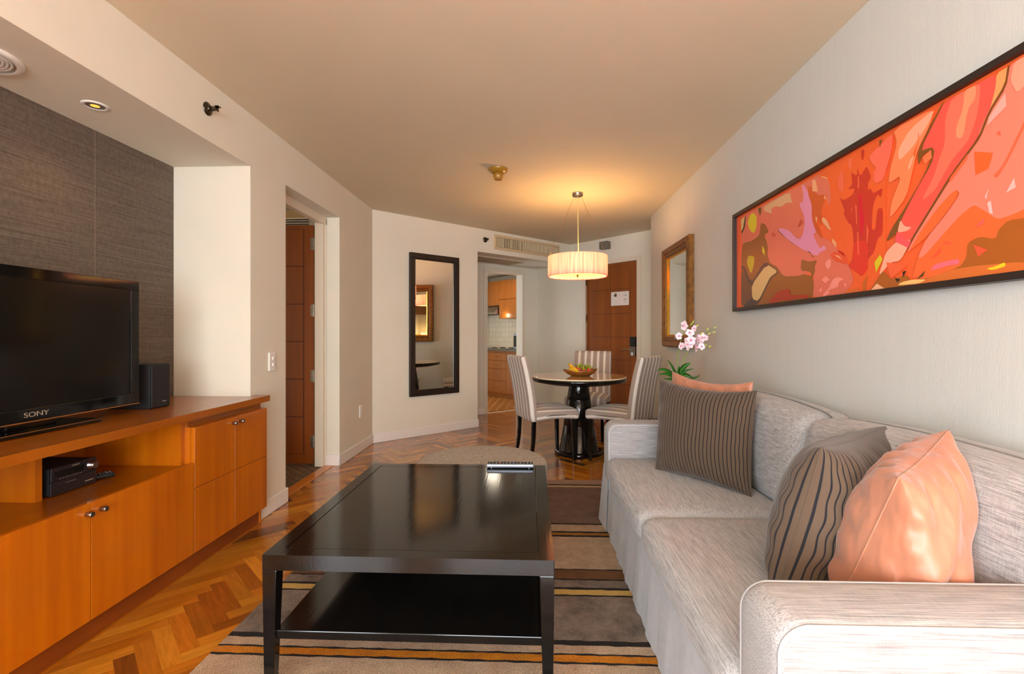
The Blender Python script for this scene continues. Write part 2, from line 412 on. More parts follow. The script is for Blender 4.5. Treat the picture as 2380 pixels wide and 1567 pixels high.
def onwall(pl):                                       # matrix: local x along wall, local -y into the room
    return Matrix.Translation((pl[0], pl[1], 0)) @ Matrix.Rotation(pl[2], 4, 'Z')
MM, ME, MK = onwall(PM), onwall(PE), onwall(PK)
s_open, z_open = atp(1110, 587, PM)[0], 2.185
b = MB().box(-0.25, s_open, 0, 0.12, 0, ZC, M_wall); b.box(s_open, sE + 0.08, 0, 0.12, z_open, ZC, M_wall); b.xf(MM); struct('wall_angled', b)
# kitchen door wall
kl = atp(1130, 800, PK)[0]; kr = atp(1212.5, 800, PK)[0]; kz = atp(1130, 629, PK)[1]
kc = atp(1249, 800, PK)[0]
b = MB().box(kl - 0.9, kl, 0, 0.12, 0, ZC, M_wall); b.box(kr, kc + 1.3, 0, 0.12, 0, ZC, M_wall); b.box(kl, kr, 0, 0.12, kz, ZC, M_wall); b.xf(MK); struct('wall_kitchen', b)
# lowered ceiling of the small hall, with an access grille
hd = (ky - PM[1]) * math.cos(A1) - (kx - PM[0]) * math.sin(A1)   # distance between the two parallel planes
b = MB().box(s_open - 0.6, sE + 0.6, 0.12, hd, z_open, z_open + 0.06, M_wall); b.xf(MM); struct('ceiling_hall', b)
# entrance wall with the doorway
el, er = atp(1361, 700, PE)[0], atp(1482, 700, PE)[0]; ez = 0.5 * (atp(1482, 600, PE)[1] + atp(1361, 623, PE)[1])
sk = sC
b = MB().box(sk - 0.02, el, 0, 0.15, 0, ZC, M_wall); b.box(er, 2.3, 0, 0.15, 0, ZC, M_wall); b.box(el, er, 0, 0.15, ez, ZC, M_wall); b.xf(ME); struct('wall_entrance', b)
# wall behind the camera with the window
b = MB()
b.box(-2.4, -1.2, -3.75, -3.6, 0, ZC, M_wall); b.box(1.3, 1.5, -3.75, -3.6, 0, ZC, M_wall)
b.box(-1.2, 1.3, -3.75, -3.6, 0, 0.3, M_wall); b.box(-1.2, 1.3, -3.75, -3.6, 2.35, ZC, M_wall)
struct('wall_window', b)
b = MB()
for x in (-1.2, 0.02, 1.25): b.box(x, x + 0.05, -3.70, -3.65, 0.3, 2.35, M_trim)
b.box(-1.76, -1.71, -3.0, -2.95, 0.35, 2.35, M_trim); b.box(-1.76, -1.71, -1.92, -1.87, 0.35, 2.35, M_trim); b.box(-1.76, -1.71, -0.85, -0.8, 0.35, 2.35, M_trim); b.box(-1.2, 1.3, -3.70, -3.65, 0.3, 0.35, M_trim); b.box(-1.2, 1.3, -3.70, -3.65, 2.3, 2.35, M_trim)
struct('window_1', b)
# bedroom shell
b = MB().box(-4.6, -4.45, 2.6, 8.2, 0, ZC, M_wall); b.box(-4.6, -1.95, 7.2, 7.35, 0, ZC, M_wall); b.box(-4.6, -2.4, 2.62, 2.77, 0, ZC, M_wall)
b.box(-2.05, -1.95, 4.35, 7.3, 0, ZC, M_wall)
struct('wall_bedroom', b)
M_carpet = tiles('basket_carpet', (150, 118, 84), (84, 64, 46), 0.10, 0.045, 0.95, 0.5)
NTc = NT(M_carpet)
for nd in NTc.t.nodes:
    if nd.type == 'TEX_BRICK': nd.inputs['Mortar Size'].default_value = 0.012; nd.inputs['Color2'].default_value = lin((112, 86, 60))
b = MB().box(-4.5, -1.78, 2.7, 7.3, -0.02, 0.003, M_carpet); struct('floor_bedroom', b)
b = MB().box(-1.82, -1.735, DY0, 4.16, -0.01, 0.005, wood('threshold_oak', (214, 130, 44), (198, 116, 36), (9, 2, 9), 0.2)); struct('trim_1', b, bevel=0.002)

# baseboards
BH, BT = 0.10, 0.014
def base(name, segs, M=None):
    b = MB()
    for x0, x1, y0, y1 in segs:
        b.box(x0, x1, y0, y1, 0, BH, M_trim)
    if M: b.xf(M)
    return struct(name, b, bevel=0.006, seg=2)
base('baseboard_left', [(LX, LX + BT, 2.86, DY0 + BT), (LX - 0.09, LX + BT, DY0, DY0 + BT), (LX, LX + BT, DY1 - BT, 5.03), (LX - 0.115, LX + BT, DY1 - BT, DY1)])
base('baseboard_angled', [(0.0, s_open + BT, -BT, 0), (s_open, s_open + BT, -BT, 0.12)], MM)
base('baseboard_right', [(RX - BT, RX, -3.6, 5.483 + BT)])
base('baseboard_kitchen', [(kl - 0.9, kl - 0.05, -BT, 0), (kr + 0.06, kc, -BT, 0)], MK)
base('baseboard_entrance', [(sk, el - 0.06, -BT, 0), (er + 0.06, 2.2, -BT, 0)], ME)

# ------------------------------------------------------------------ doors
def hinge(parent, c, axis='y', local=False, h=0.10, sgn=1):
    b = MB(); x, y, z = c
    b.tube([(x, y, z - h / 2), (x, y, z + h / 2)], 0.006, M_steel, 10)
    b.tube([(x, y, z - h / 2 - 0.008), (x, y, z - h / 2)], 0.0035, M_steel); b.tube([(x, y, z + h / 2), (x, y, z + h / 2 + 0.008)], 0.0035, M_steel)
    if axis == 'y':
        b.box(x + 0.004, x + 0.034, y - 0.0015, y + 0.001, z - h / 2, z + h / 2, M_steel)
        b.box(x - 0.026, x - 0.004, y - 0.0015, y + 0.001, z - h / 2, z + h / 2, M_steel)
        for i in (-0.035, -0.012, 0.012, 0.035):
            b.tube([(x + 0.02 + (0.005 if i in (-0.012, 0.035) else -0.004), y - 0.0028, z + i), (x + 0.02 + (0.005 if i in (-0.012, 0.035) else -0.004), y - 0.001, z + i)], 0.0028, M_dchrome, 8)
    return obj('hinge', b, parent, local=local)
# bedroom door frame (door_1) and its open leaf
df = thing('door_1', '', 'x', (-1.9, 4.2, 0)); del df['label'], df['category']; df['kind'] = 'structure'
b = MB()
XO, XI = -1.815, aty(738, 800, 4.168)[0]
b.box(XI, XO, 4.168, DY1 + 0.02, 0, 2.15, M_frame); b.box(XI - 0.0, XO + 0.0, DY1 - 0.05, DY1, 0, 2.15, M_frame)
b.box(XO - 0.02, XO + 0.012, 4.150, DY1, 0, 2.165, M_frame); b.box(XO - 0.05, XO - 0.02, 4.160, DY1, 0, 2.155, M_frame)
b.box(XI, XO, DY0, DY1, 2.128, DZ, M_frame); b.box(XO - 0.02, XO + 0.012, DY0, DY1, 2.112, DZ, M_frame); b.box(XO - 0.05, XO - 0.02, DY0, DY1, 2.120, DZ, M_frame)
b.box(XI, XO, DY0, DY0 + 0.04, 0, 2.15, M_frame)
obj('door_frame', b, df, bevel=0.003)
b = MB(); YL = 4.17
LXR = aty(728, 800, YL)[0]; b.box(LXR - 0.85, LXR, YL, YL + 0.04, 0.012, 2.115, M_door)
xg = aty(706, 800, YL)[0]; zs = [aty(680, y, YL)[2] for y in (968, 882, 795, 707, 620)]
zt, zb = aty(680, 532, YL)[2], aty(680, 1056, YL)[2]
zz = [zb] + [aty(680, y, YL)[2] for y in (969, 881, 794, 707, 619)] + [zt]
b.box(-2.66, xg + 0.004, YL - 0.0004, YL, zb, zt, M_doorg)
for i in range(len(zz) - 1): b.box(-2.655, xg - 0.005, YL - 0.0022, YL, zz[i] + 0.004, zz[i + 1] - 0.004, M_door)
lf = obj('door_leaf', b, df, bevel=0.0008)
for y in (567, 722, 874, 1026): hinge(df, (LXR + 0.004, YL - 0.004, aty(735, y, YL)[2]))
# louvred grille over the bedroom entry
g = thing('ceiling_vent', 'dark louvred air grille above the open bedroom door', 'vent', (-2.35, 4.6, 2.2))
b = MB(); b.box(-2.9, -1.96, 4.36, 5.6, 2.27, 2.29, M_dark); obj('backing', b, g)
b = MB()
for i in range(12): b.box(-2.9, -1.96, 4.38 + i * 0.1, 4.42 + i * 0.1, 2.235, 2.255, M_grey)
b.box(-2.95, -1.955, 4.33, 4.37, 2.22, 2.29, M_cream)
obj('slat', b, g)

# kitchen doorway casing
b = MB(); kw = 0.055
for a0, a1, z0, z1 in ((kl - kw, kl, 0, kz + kw), (kr, kr + kw, 0, kz + kw), (kl, kr, kz, kz + kw)): b.box(a0, a1, -0.018, 0, z0, z1, M_frame)
for a0, a1, z0, z1 in ((kl - 0.02, kl + 0.008, 0, kz + 0.008), (kr - 0.008, kr + 0.02, 0, kz + 0.01), (kl, kr, kz - 0.008, kz + 0.02)): b.box(a0, a1, -0.026, 0.12, z0, z1, M_frame)
b.xf(MK); struct('door_2', b, bevel=0.003)
b = MB().box(kl, kr, -0.004, 0.05, -0.01, 0.006, mat('pale_threshold', (226, 200, 170), 0.3)); b.xf(MK); struct('trim_2', b)
# entrance door
dn = bpy.data.objects.new('door_3', None); COL.objects.link(dn); dn['kind'] = 'structure'; dn.location = (EX, EY, 0); dn.rotation_euler = (0, 0, A2)
b = MB(); fw = 0.05
for a0, a1, z0, z1 in ((el - fw, el, 0, ez + fw), (er, er + fw, 0, ez + fw), (el, er, ez, ez + fw)): b.box(a0, a1, -0.012, 0.10, z0, z1, M_frame)
for a0, a1, z0, z1 in ((el - 0.008, el + 0.006, 0, ez), (er - 0.006, er + 0.008, 0, ez), (el, er, ez - 0.006, ez + 0.006)): b.box(a0, a1, -0.016, 0.10, z0, z1, M_frame)
obj('door_frame', b, dn, local=True, bevel=0.002)
b = MB(); b.box(el + 0.008, er - 0.008, 0.012, 0.055, 0.01, ez - 0.008, M_doore)
cg = [atp(x, y, PE)[0] for x, y in ((1376, 800), (1417.5, 800), (1464.5, 800))]
rows = [0.14] + [atp(1440, y, PE)[1] for y in (893, 837, 784, 729, 672)] + [atp(1440, 618, PE)[1]]
b.box(cg[0], cg[2], 0.0116, 0.012, rows[0], rows[-1], M_doorg)
for i in range(len(rows) - 1):
    for j in (0, 1): b.box(cg[j] + 0.003, cg[j + 1] - 0.003, 0.0105, 0.012, rows[i] + 0.003, rows[i + 1] - 0.003, M_doore)
obj('door_leaf', b, dn, local=True, bevel=0.0005)
for y in (656, 740, 830):
    b = MB(); z = atp(1361, y, PE)[1]; b.tube([(el + 0.004, 0.002, z - 0.05), (el + 0.004, 0.002, z + 0.05)], 0.007, M_dchrome, 10); b.box(el - 0.012, el + 0.02, 0.0, 0.004, z - 0.05, z + 0.05, M_dchrome)
    obj('hinge', b, dn, local=True)
lk0, lk1 = atp(1466, 783, PE), atp(1478, 826, PE)
lkx0, lkx1 = lk0[0], lk1[0]
b = MB(); zt_, zm_, zb_ = atp(1470, 783, PE)[1], atp(1470, 806, PE)[1], atp(1470, 828, PE)[1]
b.box(lkx0, lkx1, -0.022, 0.014, zm_, zt_, M_rubber); b.box(lkx0, lkx1, -0.024, 0.014, zb_, zm_, M_steel)
lkp = obj('card_lock', b, dn, local=True, bevel=0.002)
b = MB(); b.tube([(lkx0 + 0.045, -0.02, zm_ - 0.035), (lkx0 + 0.045, -0.06, zm_ - 0.035), (lkx0 + 0.03, -0.066, zm_ - 0.035), (lkx0 - 0.09, -0.066, zm_ - 0.038)], 0.009, M_chrome, 10)
b.box(lkx0 + 0.025, lkx0 + 0.05, -0.026, -0.02, zb_ + 0.01, zb_ + 0.05, M_white)
obj('door_handle', b, lkp, local=True, label='chrome lever handle')
pz = atp(1440, 716, PE); b = MB(); b.lathe([(0.006, 0.012), (0.006, 0.006), (0.003, 0.005)], M_chrome, (pz[0], 0, pz[1]), 12, axis='y'); obj('peephole', b, dn, local=True)
# notice on the entrance door
sa, sb = atp(1420, 681, PE), atp(1461, 708, PE); sw_, sh_ = sb[0] - sa[0], (atp(1440, 678, PE)[1] - atp(1440, 710, PE)[1])
zc_ = 0.5 * (atp(1440, 678, PE)[1] + atp(1440, 710, PE)[1])
sp = ME @ Vector((sa[0] + sw_ / 2, 0.006, zc_ - sh_ / 2))
nt = thing('notice_sheet', 'white framed evacuation plan fixed to the brown entrance door', 'sign', sp, A2)
b = MB(); b.box(-sw_ / 2, sw_ / 2, -0.004, 0.004, 0, sh_, mat('paper', (232, 222, 214), 0.5)); ink = mat('print_brown', (92, 74, 44), 0.6); inkg = mat('print_grey', (176, 164, 156), 0.6)
b.add([(x, -0.0046, z) for x, z in ((-sw_ * 0.36, sh_ * 0.72), (-sw_ * 0.28, sh_ * 0.84), (-sw_ * 0.26, sh_ * 0.90), (-sw_ * 0.18, sh_ * 0.88), (-sw_ * 0.17, sh_ * 0.68), (-sw_ * 0.22, sh_ * 0.63), (-sw_ * 0.27, sh_ * 0.66))], [tuple(range(7))], ink)
for k in range(14):
    a0 = k * math.pi / 7; cx_, cz_ = -sw_ * 0.16, sh_ * 0.45
    for r_ in (0.20, 0.36):
        p = [(cx_ + sw_ * r_ * 0.8 * math.cos(a0), cz_ + sh_ * r_ * math.sin(a0)), (cx_ + sw_ * r_ * 0.8 * math.cos(a0 + 0.35), cz_ + sh_ * r_ * math.sin(a0 + 0.35))]
        b.add([(p[0][0], -0.0046, p[0][1]), (p[1][0], -0.0046, p[1][1]), (p[1][0], -0.0046, p[1][1] + 0.0015), (p[0][0], -0.0046, p[0][1] + 0.0015)], [(0, 1, 2, 3)], inkg)
for zf, wf, mm in ((0.86, 0.12, inkg), (0.72, 0.20, ink), (0.66, 0.20, inkg), (0.48, 0.2, inkg), (0.43, 0.2, inkg), (0.38, 0.16, inkg), (0.33, 0.2, inkg), (0.2, 0.1, ink)):
    b.box(sw_ * (0.31 - wf / 2), sw_ * (0.31 + wf / 2), -0.0046, -0.004, sh_ * zf, sh_ * (zf + 0.022), mm)
obj('sheet', b, nt, local=True)
# small box over the entrance door
bx = ME @ Vector((*[atp(1408, 573, PE)[0]], 0, 0)); bzs = atp(1410, 580, PE)[1]
t = thing('emergency_light', 'small grey box high on the wall above the entrance door', 'light', (bx.x, bx.y, bzs), A2)
b = MB(); b.box(-0.045, 0.085, -0.09, 0, 0, 0.10, M_grey); obj('housing', b, t, local=True, bevel=0.006)
b = MB(); b.box(-0.035, 0.075, -0.08, -0.01, -0.004, 0.0, M_dchrome); obj('lens', b, t, local=True)

# ------------------------------------------------------------------ wall fixtures
def plate(name, label, cat, c, kind):
    t = thing(name, label, cat, c); x, y, z = c
    w, h = (0.075, 0.118)
    b = MB().box(x, x + 0.009, y - w / 2, y + w / 2, z - h / 2, z + h / 2, M_white); obj('plate', b, t, bevel=0.003)
    if kind == 'switch':
        for dz in (-0.02, 0.02):
            b = MB().lathe([(0.011, 0), (0.011, 0.006), (0.008, 0.008)], M_white, (x + 0.008, y + 0.004, z + dz), 20, axis='x'); obj('button', b, t)
    else:
        b = MB()
        for dz in (-0.022, 0.022): b.box(x + 0.009, x + 0.011, y - 0.017, y + 0.017, z + dz - 0.014, z + dz + 0.014, M_white)
        for dz in (-0.022, 0.022):
            for dy in (-0.007, 0.007): b.box(x + 0.011, x + 0.0114, y + dy - 0.0012, y + dy + 0.0012, z + dz - 0.005, z + dz + 0.005, M_dark)
        obj('socket', b, t)
plate('light_switch', 'white light switch on the wall between cabinet and bedroom doorway', 'switch', (LX, 3.056, 0.975), 'switch')
plate('wall_socket', 'white wall outlet low beside the bedroom doorway', 'outlet', (LX, 4.68, 0.395), 'socket')
def sprinkler(label, loc, rz):
    t = thing('fire_sprinkler', label, 'sprinkler', loc, rz, 'sidewall fire sprinklers')
    b = MB().lathe([(0.034, 0), (0.034, -0.004), (0.026, -0.008), (0.014, -0.009), (0.013, -0.02)], M_dchrome, (0, 0, 0), 28, axis='y'); obj('escutcheon', b, t, local=True)
    b = MB().tube([(0, -0.015, 0), (0, -0.045, 0)], 0.007, M_dchrome); b.tube([(0, -0.02, 0.012), (0.0, -0.05, 0.009)], 0.0025, M_dchrome); b.tube([(0, -0.02, -0.012), (0, -0.05, -0.009)], 0.0025, M_dchrome)
    b.box(-0.014, 0.014, -0.066, -0.048, 0.008, 0.011, M_dchrome); b.box(-0.014, 0.014, -0.052, -0.049, -0.012, 0.012, M_dchrome); obj('sprinkler_head', b, t, local=True)
    b = MB().tube([(0, -0.022, 0), (0, -0.045, 0)], 0.0035, mat('red_bulb', (170, 30, 20), 0.2)); obj('glass_bulb', b, t, local=True)
p = atx(482, 253, LX); sprinkler('chrome fire sprinkler high on the white bulkhead above the television recess', p, math.pi / 2)
s_, z_ = atp(1127.5, 557.5, PM); p = MM @ Vector((s_, 0, z_)); sprinkler('dark fire sprinkler beside the long air grille', p, A1)
# smoke detector
x, y, z = atz(1158, 393, ZC)
t = thing('smoke_detector', 'brass coloured smoke detector on the ceiling', 'smoke detector', (x, y, ZC))
b = MB().lathe([(0.078, 0), (0.078, -0.012), (0.05, -0.034), (0.045, -0.036)], M_brass, (x, y, ZC), 40); obj('base', b, t)
b = MB().lathe([(0.034, -0.034), (0.040, -0.042), (0.040, -0.062), (0.032, -0.084), (0.030, -0.086)], M_brass, (x, y, ZC), 32); obj('sensor_head', b, t)
# recessed downlight and round diffuser in the recess soffit
x, y, z = atz(221, 245, 2.163)
t = thing('recessed_downlight', 'round recessed downlight above the television', 'downlight', (x, y, 2.163))
b = MB().lathe([(0.050, 0), (0.050, -0.003), (0.045, -0.006), (0.036, -0.004), (0.034, -0.001)], M_white, (x, y, 2.163), 40, cap=False)
b.lathe([(0.036, -0.003), (0.018, -0.0032), (0.016, 0.0)], M_grey, (x, y, 2.163), 40, cap=False); obj('trim_ring', b, t)
b = MB().lathe([(0.017, -0.0025), (0.001, -0.0015)], mat('lamp_glow', (255, 190, 90), 0.3, emit=(255, 170, 60), es=0.45), (x, y, 2.163), 24); obj('bulb', b, t)
light('downlight_lamp', 'SPOT', (x, y, 2.15), 1.0, WARM, 0.02, (0, 0, 0), spot=math.radians(110))
x, y, z = atz(2, 138, 2.163); x -= 0.062; y -= 0.04
t = thing('round_air_diffuser', 'white round ceiling diffuser at the upper left corner', 'vent', (x, y, 2.163))
b = MB()
b.lathe([(0.135, 0), (0.135, -0.008), (0.125, -0.014), (0.112, -0.012)], M_white, (x, y, 2.163), 56, cap=False)
for r_ in (0.10, 0.088, 0.076, 0.064): b.lathe([(r_ + 0.005, -0.004), (r_ + 0.003, -0.010), (r_ - 0.003, -0.008), (r_ - 0.006, -0.003)], M_white, (x, y, 2.163), 56, cap=False)
b.lathe([(0.115, -0.001), (0.05, -0.001)], M_cream, (x, y, 2.163), 56, cap=False); obj('rings', b, t)
b = MB().lathe([(0.052, -0.004), (0.002, -0.004)], M_dark, (x, y, 2.163), 32)
for i in range(-4, 5): b.box(x - math.sqrt(max(0, 0.05 ** 2 - (i * 0.011) ** 2)), x + math.sqrt(max(0, 0.05 ** 2 - (i * 0.011) ** 2)), y + i * 0.011 - 0.002, y + i * 0.011 + 0.002, 2.163 - 0.007, 2.163 - 0.004, M_white)
obj('core', b, t)
# supply grille over the hall opening
v0, v1 = atp(1148, 562, PM)[0], atp(1300, 580, PM)[0]; zb_ = 2.245; zt_ = 2.435
p = MM @ Vector((v0, 0, zb_)); t = thing('air_grille', 'long cream air grille with vertical louvres under the ceiling', 'vent', p, A1)
L = v1 - v0; hh = zt_ - zb_
b = MB(); b.box(0, L, -0.012, 0, 0, 0.032, M_cream); b.box(0, L, -0.012, 0, hh - 0.032, hh, M_cream); b.box(0, 0.035, -0.012, 0, 0.032, hh - 0.032, M_cream); b.box(L - 0.035, L, -0.012, 0, 0.032, hh - 0.032, M_cream)
obj('grille_frame', b, t, local=True, bevel=0.004)
b = MB().box(0.035, L - 0.035, -0.0012, -0.0004, 0.032, hh - 0.032, M_dark); obj('backing', b, t, local=True)
b = MB(); nl = 60
for i in range(nl):
    xx = 0.04 + (L - 0.08) * (i + 0.5) / nl; tw = 0.006 if i in (7, 9, 11, 15, 17, 19, 23) else -0.004
    b.add([(xx - 0.004, -0.002, 0.034), (xx + 0.003, -0.009, 0.034), (xx + 0.003, -0.009, hh - 0.034), (xx - 0.004, -0.002, hh - 0.034), (xx - 0.003, -0.0014, 0.034), (xx + 0.004, -0.0084, 0.034), (xx + 0.004, -0.0084, hh - 0.034), (xx - 0.003, -0.0014, hh - 0.034)] if tw < 0 else
          [(xx - 0.001, -0.002, 0.034), (xx + 0.001, -0.010, 0.034), (xx + 0.001, -0.010, hh - 0.034), (xx - 0.001, -0.002, hh - 0.034), (xx, -0.002, 0.034), (xx + 0.002, -0.010, 0.034), (xx + 0.002, -0.010, hh - 0.034), (xx, -0.002, hh - 0.034)],
          [(0, 1, 2, 3), (7, 6, 5, 4), (1, 5, 6, 2), (0, 3, 7, 4)], M_cream)
o = obj('louvre', b, t, local=True)
# access grille in the hall ceiling
p = MM @ Vector((s_open + 0.55, hd * 0.62, z_open)); t = thing('ceiling_access_grille', 'white return air panel in the lowered hall ceiling', 'vent', p, A1)
b = MB(); b.box(-0.55, 0.50, -0.20, 0.20, -0.006, 0, M_frame)
for x0 in (-0.53, -0.19, 0.15): b.box(x0, x0 + 0.33, -0.18, 0.18, -0.008, -0.006, M_cream)
for i in range(12):
    for x0 in (-0.52, -0.18, 0.16): b.box(x0, x0 + 0.31, -0.17 + i * 0.03, -0.165 + i * 0.03, -0.010, -0.008, M_grey)
obj('panel', b, t, local=True)

# ------------------------------------------------------------------ mirrors
m0, m1 = atp(950, 755, PM)[0], atp(1064, 755, PM)[0]; mz0, mz1 = 0.455, 2.07
p = MM @ Vector((m0, 0, mz0)); t = thing('wall_mirror', 'tall mirror in a dark espresso frame on the angled white wall', 'mirror', p, A1)
w, h, fr = m1 - m0, mz1 - mz0, 0.06
b = MB()
for a in ((0, w, 0, fr), (0, w, h - fr, h), (0, fr, fr, h - fr), (w - fr, w, fr, h - fr)): b.box(a[0], a[1], -0.034, 0, a[2], a[3], M_mframe)
for a in ((fr, w - fr, fr, fr + 0.012), (fr, w - fr, h - fr - 0.012, h - fr), (fr, fr + 0.012, fr, h - fr), (w - fr - 0.012, w - fr, fr, h - fr)): b.box(a[0], a[1], -0.026, 0, a[2], a[3], M_mframe)
obj('frame', b, t, local=True, bevel=0.004)
b = MB().box(fr, w - fr, -0.014, -0.010, fr, h - fr, M_mirror); obj('mirror_glass', b, t, local=True)

t = thing('gilt_mirror', 'tall mirror in a carved gold brown frame on the grey right wall', 'mirror', (RX, 4.42, 1.03))
y0, y1, z0, z1 = 4.035, 4.83, 1.035, 1.982; fw = 0.115
def ring(b, a, c, xo0, xo1, m):                        # mitred frame ring from inset a (height xo0) to inset c (height xo1)
    q = [(y0 + a, z0 + a), (y1 - a, z0 + a), (y1 - a, z1 - a), (y0 + a, z1 - a)]; r_ = [(y0 + c, z0 + c), (y1 - c, z0 + c), (y1 - c, z1 - c), (y0 + c, z1 - c)]
    v = [(RX - xo0, *k) for k in q] + [(RX - xo1, *k) for k in r_]
    b.add(v, [(i, 4 + i, 4 + (i + 1) % 4, (i + 1) % 4) for i in range(4)], m)
b = MB()
for a, c, h0, h1, m in ((0, 0, 0, 0.04, M_gframe), (0, 0.012, 0.04, 0.055, M_gframe), (0.012, 0.05, 0.055, 0.05, M_gframe), (0.05, 0.06, 0.05, 0.038, M_gframe), (0.06, 0.098, 0.038, 0.032, M_gframe), (0.098, 0.104, 0.032, 0.024, M_glip), (0.104, fw, 0.024, 0.016, M_glip)): ring(b, a, c, h0, h1, m)
for (ya, yb, za, zb2) in ((y0 + 0.079, y0 + 0.079, z0 + 0.08, z1 - 0.08), (y1 - 0.079, y1 - 0.079, z0 + 0.08, z1 - 0.08), (y0 + 0.006, y0 + 0.006, z0 + 0.01, z1 - 0.01), (y1 - 0.006, y1 - 0.006, z0 + 0.01, z1 - 0.01)):
    n = int((zb2 - za) / 0.012); xo = 0.037 if abs(ya - y0) > 0.03 and abs(ya - y1) > 0.03 else 0.05
    for i in range(n): 
        zc = za + (i + 0.5) * (zb2 - za) / n
        b.box(RX - xo - 0.003, RX - xo + 0.004, ya - 0.010, ya + 0.010, zc - 0.004, zc + 0.004, M_gframe)
for (za, zb2) in ((z0 + 0.079, 0), (z1 - 0.079, 0)):
    n = int((y1 - y0 - 0.16) / 0.012)
    for i in range(n):
        yc = y0 + 0.08 + (i + 0.5) * (y1 - y0 - 0.16) / n
        b.box(RX - 0.04, RX - 0.033, yc - 0.004, yc + 0.004, za - 0.010, za + 0.010, M_gframe)
obj('frame', b, t)
b = MB().box(RX - 0.018, RX - 0.012, y0 + fw, y1 - fw, z0 + fw, z1 - fw, M_mirror); obj('mirror_glass', b, t)

# ------------------------------------------------------------------ painting
py0, py1, pz0, pz1 = 1.17, 3.168, 1.298, 1.921; pf = 0.022
t = thing('framed_painting', 'long abstract red and orange flower painting in a thin dark frame above the sofa', 'painting', (RX, 2.17, 1.30))
b = MB()
for a in ((py0, py1, pz0, pz0 + pf), (py0, py1, pz1 - pf, pz1), (py0, py0 + pf, pz0 + pf, pz1 - pf), (py1 - pf, py1, pz0 + pf, pz1 - pf)): b.box(RX - 0.045, RX, a[0], a[1], a[2], a[3], M_mframe)
obj('frame', b, t, bevel=0.0015)
PXL = RX - 0.026
cB = lambda x, y: (1700 + x / 3.822, 330 + y / 3.822)
cC = lambda x, y: (2000 + x / 2.75, 130 + y / 2.75)
art = []
def A(crop, col, s):
    n = [int(k) for k in s.replace(',', ' ').split()]; pts = [crop(n[i], n[i + 1]) for i in range(0, len(n), 2)]
    art.append((col, [atx(*p, PXL)[1:] for p in pts]))
S1, OR, DR, BR, CR, YE = (222, 104, 80), (236, 88, 34), (200, 44, 28), (146, 80, 26), (214, 176, 114), (216, 192, 28)
A(cB, S1, '85 670 280 560 640 365 800 280 870 350 880 540 720 560 740 800 900 900 1040 1080 1090 1240 980 1375 720 1405 735 1150 600 1190 470 1200 340 1090 290 820 90 960')
A(cB, BR, '88 1000 100 900 180 880 250 830 260 720 300 730 335 800 290 825 325 920 320 1010 345 1080 405 1105 460 1195 600 1190 640 1175 700 1190 715 1175 690 1150 615 1145 620 1040 690 1065 765 1048 740 1110 745 1150 720 1200 735 1270 720 1405 230 1462 86 1475')
A(cB, (108, 58, 36), '86 1115 170 1250 180 1390 120 1420 86 1475')
A(cB, (70, 46, 46), '88 1100 120 1105 160 1220 190 1235 280 1080 320 1070 427 1155 350 1215 232 1462 100 1472 130 1415 178 1395 176 1270 150 1262 105 1130 88 1125')
A(cB, CR, '315 1085 415 1150 345 1200 325 1240 240 1415 185 1395 180 1270')
A(cB, YE, '190 625 225 660 225 750 200 815 160 780 145 720 160 660')
A(cB, (196, 168, 24), '150 1010 200 1015 205 1070 175 1182 135 1070')
A(cB, YE, '275 920 295 960 297 1010 273 975')
A(cB, (70, 46, 30), '112 668 130 658 120 760 92 818 88 800 105 760')
A(cB, CR, '86 690 120 665 105 760 88 795')
A(cB, (216, 160, 118), '285 575 520 440 530 510 545 540 490 540 440 580 390 570 350 600 365 640 290 615')
A(cB, (96, 66, 26), '235 590 265 580 265 620 255 662')
A(cB, (92, 48, 28), '408 778 450 790 560 905 700 972 722 1018 735 1012 722 1028 700 982 560 916 440 818')
A(cB, (224, 132, 166), '625 385 645 380 700 480 715 560 715 700 755 800 725 820 785 950 825 915 845 955 780 985 770 1010 715 1000 700 975 650 965 560 910 480 850 410 775 450 765 520 790 570 850 615 865 640 800 655 700 640 640 600 545 635 540 640 470')
A(cB, OR, '760 300 870 240 1170 90 1376 -20 1376 1325 1230 1342 1100 1240 1040 1080 940 960 900 860 880 760 850 680 800 660 800 540 860 460 870 400')
A(cB, (206, 78, 28), '690 380 760 470 840 470 830 530 800 600 800 760 770 680 740 660 820 885 750 790 715 650 715 560 680 460')
for s in ('720 338 750 336 770 440 720 440', '780 300 850 315 870 375 840 330', '745 670 765 665 760 725', '810 665 850 690 890 790 860 770 800 700', '900 855 935 900 930 940 895 890', '830 470 845 515 822 500'): A(cB, (236, 158, 112), s)
A(cB, S1, '775 325 850 320 880 400 885 540 860 560 840 470 790 420')
A(cB, (240, 96, 64), '980 230 1000 350 995 450 950 430 945 360')
A(cB, (246, 98, 72), '1235 130 1376 50 1376 260 1350 350 1260 350 1265 250 1300 230 1240 170')
A(cB, (240, 100, 64), '1040 150 1080 140 1060 262 1040 220')
A(cB, DR, '960 490 1000 520 1080 470 1100 410 1035 425 1080 370 1065 270 1120 300 1120 230 1145 300 1165 280 1205 208 1245 315 1215 360 1215 430 1240 410 1260 460 1350 405 1330 500 1300 460 1260 560 1250 700 1250 780 1280 780 1300 590 1350 590 1345 820 1300 860 1270 980 1215 1040 1215 1130 1160 1197 1120 1160 1035 1110 1075 1050 1090 900 1075 740 1040 720 1000 640 1010 610')
A(cB, (222, 46, 30), '1092 880 1215 880 1215 1130 1160 1192 1040 1110 1082 1040')
A(cB, DR, '1155 75 1182 62 1182 130 1168 168 1155 130')
A(cB, (214, 0, 44), '1135 470 1160 460 1165 600 1182 680 1160 885 1145 720 1140 600')
